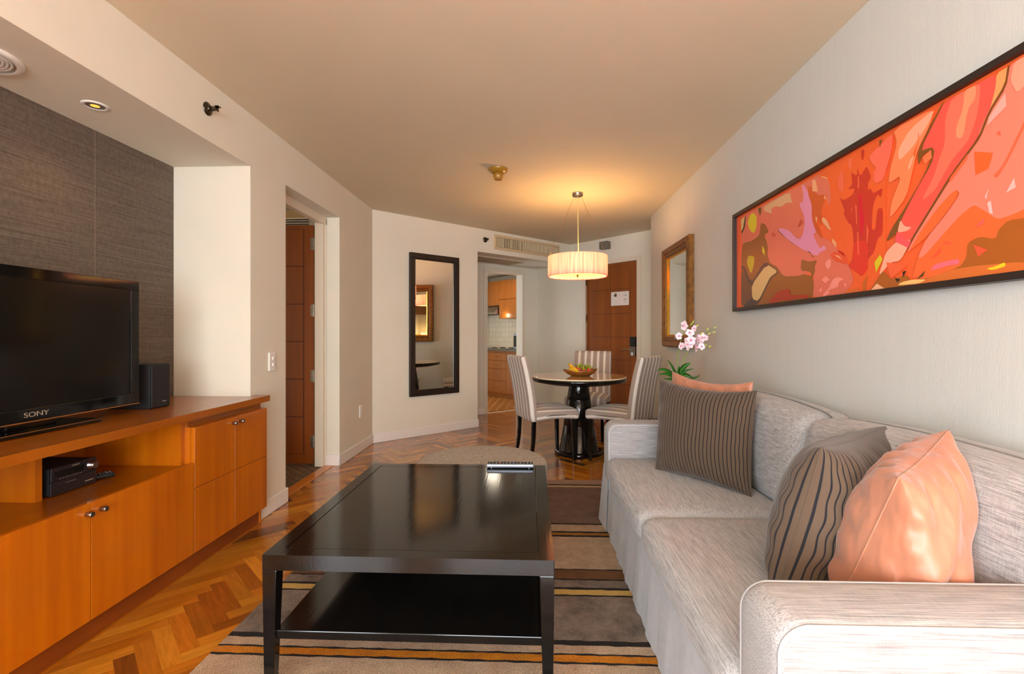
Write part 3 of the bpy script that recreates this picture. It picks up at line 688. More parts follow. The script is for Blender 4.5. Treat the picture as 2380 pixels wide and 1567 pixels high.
for s in ('1125 310 1138 305 1138 410 1126 415', '1103 560 1115 565 1120 730 1112 730', '1120 800 1130 800 1138 1000 1125 1005', '1205 720 1222 790 1212 900 1204 900', '1062 590 1075 585 1070 628'): A(cB, (238, 92, 58), s)
A(cB, (190, 28, 12), '945 958 1000 985 1018 1025 960 985')
A(cB, (228, 76, 38), '875 1000 940 968 1035 1040 1045 1092 1000 1080 920 1060')
A(cB, (244, 160, 120), '915 1005 955 1010 985 1045 950 1025')
for s in ('865 1040 890 1050 885 1120 850 1130 835 1080', '845 1190 875 1225 835 1255 805 1225', '905 1215 960 1200 1005 1220 960 1240 950 1290 860 1320 880 1340 810 1388 820 1350 870 1300', '810 1285 805 1335 778 1325', '1000 1255 1022 1255 1020 1300'): A(cB, (244, 138, 122), s)
A(cB, (168, 42, 26), '335 1410 395 1350 440 1315 520 1305 525 1365 680 1355 685 1395 600 1385 520 1410 440 1405 410 1440 345 1440')
A(cB, (192, 88, 28), '1170 1250 1215 1185 1195 1342 1170 1344')
A(cB, (196, 62, 38), '620 680 634 720 592 760'); A(cB, (214, 80, 50), '350 815 375 806 397 822 380 850')
A(cB, (220, 96, 40), '980 1372 1030 1320 1130 1290 1160 1348')
# right half
A(cC, (255, 124, 100), '590 760 700 600 830 340 950 60 1100 -20 1100 960 1045 985 960 1020 880 1045 790 985 730 950 640 1020 560 1110 400 1290 370 1285 430 1160 560 1000 640 880 615 855 520 950 400 1110 318 1250 305 1245 400 1060 560 800')
A(cC, (243, 98, 44), '1100 960 960 1020 880 1045 790 985 730 950 640 1020 560 1110 400 1290 370 1285 330 1440 1100 1390')
A(cC, (250, 80, 66), '375 650 460 430 535 298 770 168 875 112 870 240 800 400 740 550 600 730 450 970 320 1200 230 1160 250 1040 370 830 470 640 470 590 400 620')
A(cC, (252, 108, 82), '590 268 770 168 770 260 740 420 690 550 600 650 540 750 480 860 390 932 470 780 500 680 545 560 545 400')
A(cC, (255, 142, 100), '670 222 745 184 740 270 690 340 660 520 620 530 615 460 660 340')
A(cC, (255, 152, 88), '875 112 960 62 930 200 880 290 830 350 870 200')
A(cC, (124, 64, 22), '945 66 962 58 938 200 833 365 775 520 705 615 595 765 445 1005 300 1240 235 1332 296 1222 438 990 585 750 758 520 820 360 928 180')
A(cC, (255, 128, 78), '215 470 480 330 450 440 370 600 340 720 300 900 190 1045 200 940 270 760 180 820 200 700 240 560')
A(cC, (255, 164, 130), '320 470 480 335 440 430 340 580 250 675 245 600'); A(cC, (255, 164, 130), '350 630 320 720 306 725 325 660')
A(cC, (240, 92, 40), '375 480 380 520 350 660 340 620 370 560')
A(cC, (248, 102, 78), '60 640 215 485 205 600 150 795 90 820 110 720 65 670')
A(cC, (120, 70, 22), '125 540 142 532 128 592')
A(cC, (124, 70, 22), '465 582 478 612 462 685 360 862 268 1040 242 1130 165 1192 200 1110 300 955 398 788 458 655 458 602 402 632 375 704 368 618 458 430 530 300 540 298 384 608')
A(cC, (250, 112, 66), '400 650 455 600 462 650 420 692')
A(cC, (255, 166, 136), '260 1045 285 1090 335 1095 300 1120 240 1130'); A(cC, (255, 166, 136), '235 1190 320 1200 260 1310 200 1320 130 1398 125 1390 165 1260 210 1210'); A(cC, (255, 160, 130), '240 1152 325 1180 320 1196 235 1165')
A(cC, (250, 78, 84), '235 1130 328 1190 308 1228 228 1186')
A(cC, (166, 84, 24), '1100 1030 950 1050 890 1110 870 1170 765 1155 690 1195 685 1285 640 1350 440 1420 330 1440 300 1400 200 1430 150 1370 90 1460 50 1525 1100 1400')
A(cC, (214, 104, 40), '440 1420 640 1352 1100 1310 1100 1392 600 1440 300 1480')
A(cC, (255, 102, 116), '480 1330 635 1295 640 1330 560 1342 450 1377')
A(cC, (232, 200, 30), '870 1345 930 1318 936 1345 850 1370 810 1360'); A(cC, (204, 190, 40), '695 1415 752 1410 740 1430 668 1437')
A(cC, (246, 190, 110), '430 1428 380 1455 240 1468 270 1445 340 1430')
A(cC, (32, 24, 16), '225 1418 262 1430 240 1447'); A(cC, (32, 24, 16), '275 1380 298 1372 278 1418')
A(cC, (246, 176, 130), '60 1512 110 1455 170 1492 120 1505'); A(cC, YE, '130 1270 148 1300 105 1385 95 1320')
A(cC, (90, 60, 20), '365 1425 420 1372 405 1412'); A(cC, (240, 92, 50), '170 1320 260 1330 300 1345 200 1425')
A(cC, (250, 92, 38), '735 610 855 620 825 720 742 762'); A(cC, (250, 92, 60), '878 490 902 478 902 512')
A(cC, (250, 96, 58), '1100 360 950 670 880 782 858 765 920 700 1100 330')
A(cC, (255, 178, 168), '990 778 1002 840 938 876'); A(cC, (255, 184, 176), '842 925 855 1010 832 1006 818 940'); A(cC, (255, 176, 166), '826 848 812 918 802 900')
A(cC, (255, 162, 148), '935 235 942 320 818 447 830 390'); A(cC, (255, 152, 122), '990 40 1100 -20 1100 140 1012 242 965 160')
A(cC, (250, 96, 50), '700 618 690 660 570 820 580 780 640 700'); A(cC, (243, 98, 44), '612 855 640 880 560 1000 430 1160 318 1250 400 1110 520 950')
for s in ('730 1205 822 1240 760 1282', '455 1300 522 1220 515 1262', '536 1200 600 1202 552 1186'): A(cC, (240, 80, 48), s)
A(cC, (255, 92, 84), '740 1100 775 1060 802 1040 795 1070')
b = MB(); b.box(PXL + 0.001, RX - 0.004, py0 + pf, py1 - pf, pz0 + pf, pz1 - pf, mat('paint_base', (240, 96, 44), 0.3))
ylo, yhi, zlo, zhi = py0 + pf, py1 - pf, pz0 + pf, pz1 - pf
def clip(poly):
    for ax, lim, sg in ((0, ylo, 1), (0, yhi, -1), (1, zlo, 1), (1, zhi, -1)):
        out = []
        for i in range(len(poly)):
            p, q = poly[i - 1], poly[i]; a, c = (p[ax] - lim) * sg, (q[ax] - lim) * sg
            if (a >= 0) != (c >= 0):
                k = a / (a - c); out.append((p[0] + k * (q[0] - p[0]), p[1] + k * (q[1] - p[1])))
            if c >= 0: out.append(q)
        poly = out
        if len(poly) < 3: return []
    return poly
from mathutils.geometry import tessellate_polygon
for i, (c, poly) in enumerate(art):
    if len(poly) > 4: poly = [tuple(poly[k - 1][j] * a_ + poly[k][j] * (1 - a_) for j in (0, 1)) for k in range(len(poly)) for a_ in (0.82, 0.18)]   # soften the outline
    poly = clip(poly)
    if len(poly) < 3: continue
    c = tuple(int(255 * (k / 255) ** 0.94) for k in c); m = mat('paint_%02x%02x%02x' % c, c, 0.3); x = PXL - i * 4.5e-5
    tr = tessellate_polygon([[Vector((0, *q)) for q in poly]])
    ff = []
    for tt in tr:
        a, d, e = (poly[k] for k in tt); cr_ = (d[0] - a[0]) * (e[1] - a[1]) - (d[1] - a[1]) * (e[0] - a[0])
        ff.append(tt if cr_ < 0 else tt[::-1])
    b.add([(x, *q) for q in poly], ff, m)
obj('canvas', b, t, label='abstract red, coral and brown flower shapes')

# ================================================================== TV WALL FURNITURE
XF = -1.62
# worktop
t = thing('worktop', 'long amber wood worktop running under the television', 'worktop', (-1.9, 1.3, 0.78))
b = MB(); b.prism([(-2.163, -0.3), (-1.602, -0.3), (-1.602, 2.885), (LX + 0.001, 2.885), (LX + 0.001, 2.822), (-2.163, 2.822)], 0.745, 0.78, M_cabh)
obj('top', b, t, bevel=0.003)
def knob(par, y, z):
    b = MB().lathe([(0.0075, 0), (0.0075, 0.004), (0.0095, 0.006), (0.0105, 0.024), (0.009, 0.027)], M_steel, (XF, y, z), 24, axis='x')
    return obj('knob', b, par)
def door(t, y0, y1, z0, z1, ky_, kz, grooves=()):
    b = MB(); zs = [z0] + list(grooves) + [z1]
    for i in range(len(zs) - 1): b.box(XF - 0.02, XF, y0 + 0.0015, y1 - 0.0015, zs[i] + (0.002 if i else 0), zs[i + 1] - (0.002 if i < len(zs) - 2 else 0), M_cab)
    if grooves: b.box(XF - 0.019, XF - 0.004, y0 + 0.003, y1 - 0.003, z0 + 0.003, z1 - 0.003, M_cabd)
    o = obj('door', b, t, bevel=0.001); knob(o, ky_, kz); return o
t = thing('tall_cabinet', 'amber wood cabinet with two grooved doors at the far end under the worktop', 'cabinet', (-1.9, 2.56, 0))
b = MB(); b.box(-2.16, XF - 0.0205, 2.247, 2.822, 0.09, 0.704, M_cab); b.box(LX + 0.002, XF - 0.0205, 2.822, 2.883, 0.09, 0.704, M_cab); b.box(-2.16, -1.69, 2.247, 2.822, 0.704, 0.7448, M_cabh); b.box(-1.688, -1.652, 2.247, 2.865, 0.704, 0.7448, M_cabh)
obj('carcass', b, t)
b = MB(); b.box(-2.16, -1.66, 2.247, 2.822, 0, 0.0898, M_cabd); b.box(-1.688, -1.66, 2.822, 2.86, 0, 0.0898, M_cabd); b.box(-1.6598, -1.652, 2.247, 2.865, 0, 0.008, M_cabh); b.box(-1.688, -1.652, 2.8605, 2.872, 0, 0.0898, M_cab); obj('plinth', b, t)
door(t, 2.249, 2.5615, 0.10, 0.703, 2.540, 0.672, (0.41,)); door(t, 2.5615, 2.881, 0.10, 0.703, 2.604, 0.672, (0.41,))
def lowcab(name, label, y0, y1, split, kn, div=None):
    t = thing(name, label, 'cabinet', (-1.9, (y0 + y1) / 2, 0), group=None)
    b = MB(); b.box(-2.16, XF - 0.0205, y0, y1, 0.09, 0.505, M_cab); b.box(-2.16, -2.145, y0, y1, 0.5252, 0.7448, M_cab)
    obj('carcass', b, t)
    b = MB(); b.box(-2.16, -1.628, y0, y1, 0.5052, 0.525, M_cabh); obj('deck', b, t, bevel=0.002)
    b = MB(); b.box(-2.16, -1.66, y0, y1, 0, 0.0898, M_cabd); b.box(-1.6598, -1.652, y0, y1, 0, 0.008, M_cabh); obj('plinth', b, t)
    for (a, c), k in zip(((y0, split), (split, y1)), kn): door(t, a, c, 0.10, 0.533, k, 0.497)
    return t
t1 = lowcab('low_cabinet', 'low amber wood cabinet with two plain doors and an open shelf holding the receiver', 1.172, 2.2465, 1.705, (1.684, 1.742))
b = MB(); b.box(-2.1448, -1.668, 2.222, 2.2465, 0.5252, 0.7448, M_cab); obj('side_panel', b, t1)
b = MB(); b.box(-2.1448, -1.842, 1.712, 1.737, 0.5252, 0.7448, M_cab); obj('divider', b, t1)
t2 = lowcab('low_cabinet', 'amber wood low cabinet cut by the left edge of the picture', 0.10, 1.1715, 0.636, (0.61, 0.66))

# television
t = thing('television', 'large black flat television with glossy bezel on the wooden worktop', 'television', (-1.9, 1.755, 0.78))
ty0, ty1, tz0, tz1, tx = 1.280, 2.231, 0.822, 1.402, -1.88
b = MB()
for a in ((ty0, ty1, tz0, tz0 + 0.05), (ty0, ty1, tz1 - 0.042, tz1), (ty0, ty0 + 0.045, tz0 + 0.05, tz1 - 0.042), (ty1 - 0.045, ty1, tz0 + 0.05, tz1 - 0.042)): b.box(tx - 0.035, tx, a[0], a[1], a[2], a[3], M_blackg)
obj('bezel', b, t, bevel=0.0015)
b = MB().box(tx - 0.03, tx - 0.006, ty0 + 0.045, ty1 - 0.045, tz0 + 0.05, tz1 - 0.042, M_screen); obj('screen', b, t)
b = MB().box(tx - 0.08, tx - 0.036, ty0 + 0.06, ty1 - 0.06, tz0 + 0.04, tz1 - 0.06, M_bmat); obj('rear_housing', b, t, bevel=0.01)
b = MB().box(tx - 0.004, tx + 0.002, ty0 + 0.001, ty1 - 0.001, tz0 - 0.0005, tz0 + 0.0035, M_gold); obj('gold_strip', b, t, label='thin gold strip')
b = MB(); b.box(tx - 0.15, tx + 0.055, 1.525, 1.972, 0.7805, 0.797, M_blackg); st = obj('stand_base', b, t, bevel=0.004)
b = MB(); b.box(tx + 0.054, tx + 0.0558, 1.527, 1.970, 0.7945, 0.7962, M_gold); obj('edge_strip', b, st)
b = MB(); b.box(tx - 0.06, tx - 0.02, 1.66, 1.85, 0.795, 0.87, M_blackg); obj('stand_neck', b, t, bevel=0.006)
MX = lambda x, y, z: Matrix.Translation((x, y, z)) @ Matrix(((0, 0, 1, 0), (1, 0, 0, 0), (0, 1, 0, 0), (0, 0, 0, 1)))   # text facing +x reading along +y
MS = mat('silver_lettering', (200, 188, 168), 0.3, metal=0.6)
def rel(par, x, y, z): L = root_of(par).location; return MX(x - L.x, y - L.y, z - L.z)
text('logo', 'SONY', 0.026, MS, rel(t, tx + 0.0006, 1.752, tz0 + 0.027), t, sx=1.35)
# speaker
t = thing('speaker', 'black box speaker on the worktop beside the television', 'speaker', (-1.98, 2.36, 0.78), group=None)
b = MB().box(-2.10, -1.888, 2.302, 2.428, 0.7805, 1.002, M_bmat); obj('cabinet', b, t, bevel=0.003)
b = MB().box(-1.888, -1.878, 2.306, 2.424, 0.786, 0.997, M_bmat); obj('grille', b, t, bevel=0.003)
text('logo', 'PHILIPS', 0.0075, MS, rel(t, -1.8772, 2.385, 0.812), t, sx=1.1)
# receiver in the niche
t = thing('media_receiver', 'compact dark metal audio receiver with a round silver knob in the cabinet niche', 'receiver', (-1.95, 1.865, 0.5252))
MRC = noisy('gunmetal', (78, 74, 78), (64, 60, 64), (4, 300, 300), 0.3, metal=0.8)
ry0, ry1, rx = 1.765, 1.955, -1.84
b = MB().box(-2.10, rx - 0.006, ry0, ry1, 0.530, 0.634, M_bmat); b.box(-2.07, -2.05, ry0 + 0.02, ry0 + 0.04, 0.5254, 0.530, M_rubber); b.box(-1.88, -1.86, ry0 + 0.02, ry0 + 0.04, 0.5254, 0.530, M_rubber); b.box(-2.07, -2.05, ry1 - 0.04, ry1 - 0.02, 0.5254, 0.530, M_rubber); b.box(-1.88, -1.86, ry1 - 0.04, ry1 - 0.02, 0.5254, 0.530, M_rubber)
obj('case', b, t, bevel=0.003)
b = MB(); b.box(rx - 0.006, rx + 0.006, ry0 - 0.001, ry1 + 0.001, 0.582, 0.636, MRC); b.box(rx - 0.006, rx + 0.004, ry0 - 0.001, ry1 + 0.001, 0.529, 0.580, MRC); obj('front_panel', b, t, bevel=0.002)
b = MB().box(rx + 0.005, rx + 0.0068, ry0 + 0.012, ry0 + 0.132, 0.596, 0.620, M_blackg); obj('display', b, t)
b = MB().lathe([(0.019, 0.005), (0.019, 0.009), (0.0155, 0.011), (0.0150, 0.026), (0.013, 0.028)], M_steel, (rx, ry1 - 0.026, 0.610), 36, axis='x'); obj('knob', b, t, label='round silver volume knob')
b = MB()
for i in range(8): b.box(rx + 0.006, rx + 0.0066, ry0 + 0.03 + i * 0.012, ry0 + 0.036 + i * 0.012, 0.588, 0.590, MS)
b.box(rx + 0.004, rx + 0.006, ry0 + 0.012, ry1 - 0.012, 0.562, 0.574, MRC); b.box(rx + 0.004, rx + 0.0044, ry0 + 0.01, ry0 + 0.035, 0.538, 0.543, M_dark); b.box(rx + 0.004, rx + 0.0044, ry0 + 0.042, ry0 + 0.05, 0.538, 0.544, M_dark); b.box(rx + 0.004, rx + 0.0044, ry0 + 0.058, ry0 + 0.064, 0.540, 0.546, M_dark)
b.box(rx + 0.006, rx + 0.0064, ry0 + 0.055, ry0 + 0.10, 0.5675, 0.569, MS); b.box(rx + 0.004, rx + 0.0044, ry1 - 0.05, ry1 - 0.012, 0.546, 0.550, MS)
obj('buttons', b, t, bevel=0.0003)
text('logo', 'PHILIPS', 0.0085, MS, rel(t, rx + 0.0065, ry0 + 0.098, 0.6275), t, sx=1.15)
b = MB(); b.tube([(-2.0, 1.86, 0.634), (-2.0, 1.86, 0.66), (-2.08, 1.88, 0.68), (-2.14, 1.9, 0.66)], 0.003, M_rubber); obj('cable', b, t)
# small remote beside the receiver
def remote(name, label, loc, rz, L, Wd, silver, nrow):
    t = thing(name, label, 'remote control', loc, rz)
    h = 0.02
    b = MB(); b.soft((0, 0, h * 0.5 + 0.003), (L, Wd, h), 0.007, M_silver if silver else M_rubber, n=6); obj('body', b, t, local=True)
    b = MB(); b.box(-L / 2 + 0.004, L / 2 - 0.004, -Wd / 2 + 0.003, Wd / 2 - 0.003, h + 0.002, h + 0.004, M_rubber); obj('face', b, t, local=True, bevel=0.001)
    b = MB(); rr = random.Random(4)
    cols = [mat('key_green', (40, 160, 80), 0.4), mat('key_red', (200, 60, 40), 0.4), mat('key_yellow', (220, 170, 60), 0.4), mat('key_blue', (110, 150, 220), 0.4)]
    kg = mat('key_grey', (120, 122, 128), 0.4)
    for i in range(nrow):
        for j in (-1, 0, 1):
            x = -L / 2 + 0.014 + i * (L - 0.028) / (nrow - 1); y = j * Wd * 0.27
            m = cols[0] if (silver and i == 0 and j == 1) else (cols[(j + 2) % 4] if silver and i == 3 else (cols[3] if silver and i == 7 and j == 0 else kg))
            if rr.random() < 0.12 and m is kg: continue
            b.lathe([(0.0032, h + 0.004), (0.0028, h + 0.0056)], m, (x, y, 0), 10)
    obj('keys', b, t, local=True)
    if silver:
        for x in (-L * 0.4, L * 0.4):
            for y in (-Wd * 0.3, Wd * 0.3): obj('foot', MB().tube([(x, y, 0.0), (x, y, 0.005)], 0.004, M_silver), t, local=True)
    return t
p = atz(247, 1114, 0.525); remote('remote_control', 'small black remote control lying beside the receiver in the niche', (-1.868, 2.005, 0.5255), 1.0, 0.10, 0.045, False, 7)

# ================================================================== RUG
def rugmat(name, c1, c2):
    m = noisy(name, c1, c2, (7, 7, 7), 0.95, detail=8, lo=0.34, hi=0.64, bump=1.0, bscale=(300, 300, 300), sheen=0.08, spec=0.1, nrough=0.78)
    N = NT(m); lk = N.b.inputs['Base Color'].links[0].from_socket
    tc = N.n('ShaderNodeTexCoord'); nz = N.n('ShaderNodeTexNoise'); nz.inputs['Scale'].default_value = 240; nz.inputs['Detail'].default_value = 1; N.l(tc.outputs['Object'], nz.inputs['Vector'])
    mr = N.n('ShaderNodeMapRange'); mr.inputs[1].default_value = 0.35; mr.inputs[2].default_value = 0.65; mr.inputs[3].default_value = 0.72; mr.inputs[4].default_value = 1.18; N.l(nz.outputs['Fac'], mr.inputs[0])
    vm = N.n('ShaderNodeVectorMath', operation='SCALE'); N.l(lk, vm.inputs[0]); N.l(mr.outputs[0], vm.inputs['Scale']); N.l(vm.outputs[0], N.b.inputs['Base Color'])
    return m
R_ta = rugmat('rug_taupe', (96, 80, 70), (160, 138, 120)); R_be = rugmat('rug_beige', (178, 146, 116), (212, 180, 148)); R_ma = rugmat('rug_mauve', (112, 86, 74), (136, 108, 94)); R_lm = rugmat('rug_rose', (168, 134, 118), (182, 150, 134))
R_bk = rugmat('rug_black', (20, 11, 8), (30, 18, 13)); R_br = rugmat('rug_brown', (104, 64, 30), (130, 84, 42)); R_go = rugmat('rug_gold', (226, 138, 4), (196, 112, 2)); R_lg = rugmat('rug_straw', (212, 168, 84), (222, 180, 100)); R_cr = rugmat('rug_cream', (214, 178, 140), (206, 170, 132))
R_ol = rugmat('rug_ochre', (182, 124, 36), (164, 108, 28))
yr = lambda px, py: atz(px, py, 0.012)[1]
st = [(yr(1350, 1116), R_lm), (yr(1350, 1126.5), R_bk), (yr(1350, 1129.0), R_cr), (yr(1350, 1133.2), R_bk), (yr(1350, 1134), R_ma), (yr(1350, 1217), R_bk), (yr(1350, 1220), R_be), (yr(1350, 1235.5), R_bk), (yr(1350, 1239), R_ol), (yr(1350, 1244.5), R_bk),
      (yr(1350, 1248.5), R_be), (yr(1350, 1323), R_bk), (yr(1350, 1325.5), R_br), (yr(1350, 1346), R_bk), (yr(1350, 1349), R_ta), (yr(1350, 1366), R_bk), (yr(1350, 1371), R_lg), (yr(1350, 1383), R_bk), (yr(1350, 1386.5), R_ta),
      (yr(1450, 1492), R_bk), (yr(1450, 1503.5), R_be), (yr(1450, 1522.5), R_bk), (yr(1450, 1526.5), R_go), (yr(1450, 1542.5), R_bk), (yr(1450, 1547.5), R_be), (1.35, R_bk), (1.33, R_ta), (1.05, R_bk), (1.02, R_lm), (0.75, None)]
b = MB(); r0, r1 = -1.15, 0.84
def re(k, x): return 0.0012 * math.sin(x * 41 + k * 2.1) + 0.0015 * math.sin(x * 113 + k)
nx = 60
for i in range(len(st) - 1):
    ya, yb = st[i][0], st[i + 1][0]; m = st[i][1]
    v = []; 
    for j in range(nx + 1):
        x = r0 + (r1 - r0) * j / nx; v.append((x, ya + (re(i, x) if i else 0), 0.012)); v.append((x, yb + (re(i + 1, x) if i < len(st) - 2 else 0), 0.012))
    b.add(v, [(2 * j, 2 * j + 1, 2 * j + 3, 2 * j + 2) for j in range(nx)], m)
b.box(r0, r1, 0.75, st[0][0], 0.001, 0.0118, R_bk, skip=('+z',))
ro = obj('area_rug', b); tag(ro, 'striped brown, beige and gold rug beneath the coffee table', 'rug')

# ================================================================== COFFEE TABLE
cz = 0.46; cx0, cx1, cy0, cy1 = -0.846, 0.068, 1.475, 2.55
t = thing('coffee_table', 'large black lacquered coffee table with a lower shelf', 'table', ((cx0 + cx1) / 2, (cy0 + cy1) / 2, 0.012))
b = MB(); rl = 0.05; ap = 0.048
g = 0.0012
b.box(cx0 + rl + g, cx1 - rl - g, cy0 + rl + g, cy1 - rl - g, cz - 0.022, cz - 0.0005, M_black)
for q in ([(cx0, cy0), (cx1, cy0), (cx1 - rl, cy0 + rl), (cx0 + rl, cy0 + rl)], [(cx1, cy1), (cx0, cy1), (cx0 + rl, cy1 - rl), (cx1 - rl, cy1 - rl)], [(cx0, cy1), (cx0, cy0), (cx0 + rl, cy0 + rl), (cx0 + rl, cy1 - rl)], [(cx1, cy0), (cx1, cy1), (cx1 - rl, cy1 - rl), (cx1 - rl, cy0 + rl)]): b.prism(q, cz - ap, cz, M_black)
obj('tabletop', b, t, bevel=0.0022)
for sx, X in ((1, cx0), (-1, cx1)):
    for sy, Y in ((1, cy0), (-1, cy1)):
        b = MB(); w0, w1 = 0.046, 0.030
        o0 = w0 / 2; v = []
        b.taper((X + sx * (w1 / 2 + 0.004), Y + sy * (w1 / 2 + 0.004), 0.0125), (w1, w1), (X + sx * o0, Y + sy * o0, cz - ap - 0.0004), (w0, w0), M_black)
        obj('leg', b, t, bevel=0.003)
b = MB(); sh0 = 0.218; b.box(cx0 + 0.036, cx1 - 0.036, cy0 + 0.012, cy1 - 0.012, sh0 - 0.028, sh0, M_black); obj('shelf', b, t, bevel=0.003)
p0, p1 = atz(1134, 1080, cz), atz(1240, 1080, cz)
remote('remote_control', 'silver and black television remote on the far edge of the coffee table', ((p0[0] + p1[0]) / 2, cy1 - 0.05, cz + 0.0006), 0.02, abs(p1[0] - p0[0]) * 1.0, 0.048, True, 13)

# ottoman
oc = (-0.305, 2.962)
t = thing('ottoman', 'round speckled tweed ottoman behind the coffee table', 'ottoman', (*oc, 0.0125))
b = MB(); R = 0.398; prof = [(R - 0.012, 0.03), (R, 0.05), (R, 0.33)] + [(R - 0.03 + 0.03 * math.cos(a), 0.35 + 0.03 * math.sin(a)) for a in [i * math.pi / 12 for i in range(7)]] + [(R * 0.7, 0.388), (R * 0.3, 0.392), (0.004, 0.393)]
b.lathe(prof, M_otto, (*oc, 0), 72); obj('upholstery', b, t)
for k in range(4):
    a = math.pi / 4 + k * math.pi / 2; b = MB().lathe([(0.022, 0.0128), (0.026, 0.032)], M_mframe, (oc[0] + 0.3 * math.cos(a), oc[1] + 0.3 * math.sin(a), 0), 16); obj('foot', b, t)

# ================================================================== SOFA
SX0, SX1 = 0.44, 1.318; SY0, SY1 = 0.885, 2.985; AW = 0.165; AZ = 0.63
t = thing('sofa', 'long light grey linen sofa against the grey wall', 'sofa', ((SX0 + SX1) / 2, (SY0 + SY1) / 2, 0.0125))
def arm(y0, y1):
    r = 0.055; n = 10; zb = 0.013
    def prof(y):       # outline in xz, rounded front-top corner
        P = [(SX0 + 0.005, zb)]
        P.append((SX0, 0.3))
        for i in range(n + 1):
            a = math.pi - i * math.pi / 2 / n; P.append((SX0 + r + r * math.cos(a), AZ - r + r * math.sin(a)))
        P += [(SX1 - 0.12, AZ + 0.004), (SX1, AZ), (SX1, zb)]
        return P
    P = prof(0); N_ = len(P); b = MB()
    # rows across the width with a softly domed top
    ks = [0, 0.05, 0.16, 0.35, 0.65, 0.84, 0.95, 1.0]; ins = [0.012, 0.003, 0, -0.003, -0.003, 0, 0.003, 0.012]
    V = []
    cxm, czm = (SX0 + SX1) / 2, 0.3
    for k, ii in zip(ks, ins):
        y = y0 + (y1 - y0) * k
        for (x, z) in P:
            dx = ii if x < SX0 + r + 0.001 and x < cxm else 0; dz = -ii if z > AZ - r - 0.001 else 0
            V.append((x + dx, y, z + dz))
    fs = [(i * N_ + j, i * N_ + j + 1, (i + 1) * N_ + j + 1, (i + 1) * N_ + j) for i in range(len(ks) - 1) for j in range(N_ - 1)]
    top = b.add(V, fs, M_sofax, smooth=True)
    b.add(V[:N_], [list(range(N_))[::-1]], M_sofaz); b.add(V[-N_:], [list(range(N_))], M_sofaz)
    o = obj('arm', b, t)
    b = MB()
    for y in (y0 + 0.004, y1 - 0.004): b.tube([(x + (0.006 if x < SX0 + r else 0), y, z - (0.006 if z > AZ - r else 0)) for x, z in P[:-1]], 0.0042, M_sofas, 6)
    obj('piping', b, o)
    return o
arm(SY0, SY0 + AW); arm(SY1 - AW, SY1)
iy0, iy1 = SY0 + AW, SY1 - AW; ym = 1.93
b = MB()
# skirt panel with slight flare and folds
v = []; nn = 60
for j in range(nn + 1):
    y = SY0 + AW - 0.01 + (SY1 - SY0 - 2 * AW + 0.02) * j / nn; f_ = 0.004 * math.sin(j * 0.9) + 0.003 * math.sin(j * 2.3)
    v += [(SX0 + 0.012, y, 0.305), (SX0 + 0.002 + f_ * 0.4, y, 0.2), (SX0 - 0.008 + f_, y, 0.014)]
b.add(v, [(3 * j + k, 3 * j + 3 + k, 3 * j + 4 + k, 3 * j + 1 + k) for j in range(nn) for k in (0, 1)], M_sofas, smooth=True)
b.box(SX0 + 0.02, SX1, iy0 - 0.01, iy1 + 0.01, 0.1, 0.30, M_sofas)
obj('skirt', b, t)
# kick pleat at the far front corner
b = MB(); b.add([(SX0 - 0.001, SY1 - AW - 0.01, 0.30), (SX0 - 0.001, SY1 + 0.004, 0.36), (SX0 - 0.03, SY1 + 0.016, 0.014), (SX0 - 0.014, SY1 - AW - 0.02, 0.014), (SX0 + 0.08, SY1 + 0.012, 0.34), (SX0 + 0.08, SY1 + 0.022, 0.014)], [(0, 1, 2, 3), (1, 4, 5, 2)], M_sofas); obj('corner_pleat', b, t)
def seat(y0, y1):
    b = MB(); c = ((SX0 + 1.06) / 2 - 0.008, (y0 + y1) / 2, 0.372); sz = (1.06 - SX0 + 0.012, y1 - y0 - 0.004, 0.128)
    b.soft(c, sz, 0.045, M_sofay, (0.010, 0.0, 0.018), 18); o = obj('seat_cushion', b, t, weld=True)
    b = MB(); x = SX0 - 0.004
    b.tube([(SX0 + 0.026, y0 + 0.02, 0.4365), (SX0 + 0.022, (y0 + y1) / 2, 0.440), (SX0 + 0.026, y1 - 0.02, 0.4365)], 0.0018, M_sofas, 6); obj('seam', b, o)
seat(iy0, ym); seat(ym, iy1)
def back(y0, y1):
    b = MB(); cx_ = 1.16; c = (cx_, (y0 + y1) / 2, 0.625)
    def fn(p):
        k = (p.z - 0.43) / 0.4; p.x += 0.05 * (k - 0.3) * (1 if p.x < cx_ else 0.15)
        s = (p.y - (y0 + y1) / 2) / ((y1 - y0) / 2); p.z += 0.022 * (1 - s * s) * max(0, k)
        p.x = min(p.x, SX1 - 0.001) ; return p
    b.soft(c, (0.26, y1 - y0 - 0.003, 0.40), 0.06, M_sofay, (0.02, 0, 0.006), 18, fn); o = obj('back_cushion', b, t, weld=True)
back(SY0 + 0.03, 1.945); back(1.945, SY1 - 0.03)
b = MB(); b.box(1.24, SX1 + 0.002, SY0 + 0.06, SY1 - 0.06, 0.30, 0.76, M_sofaz); obj('back_frame', b, t, bevel=0.02)

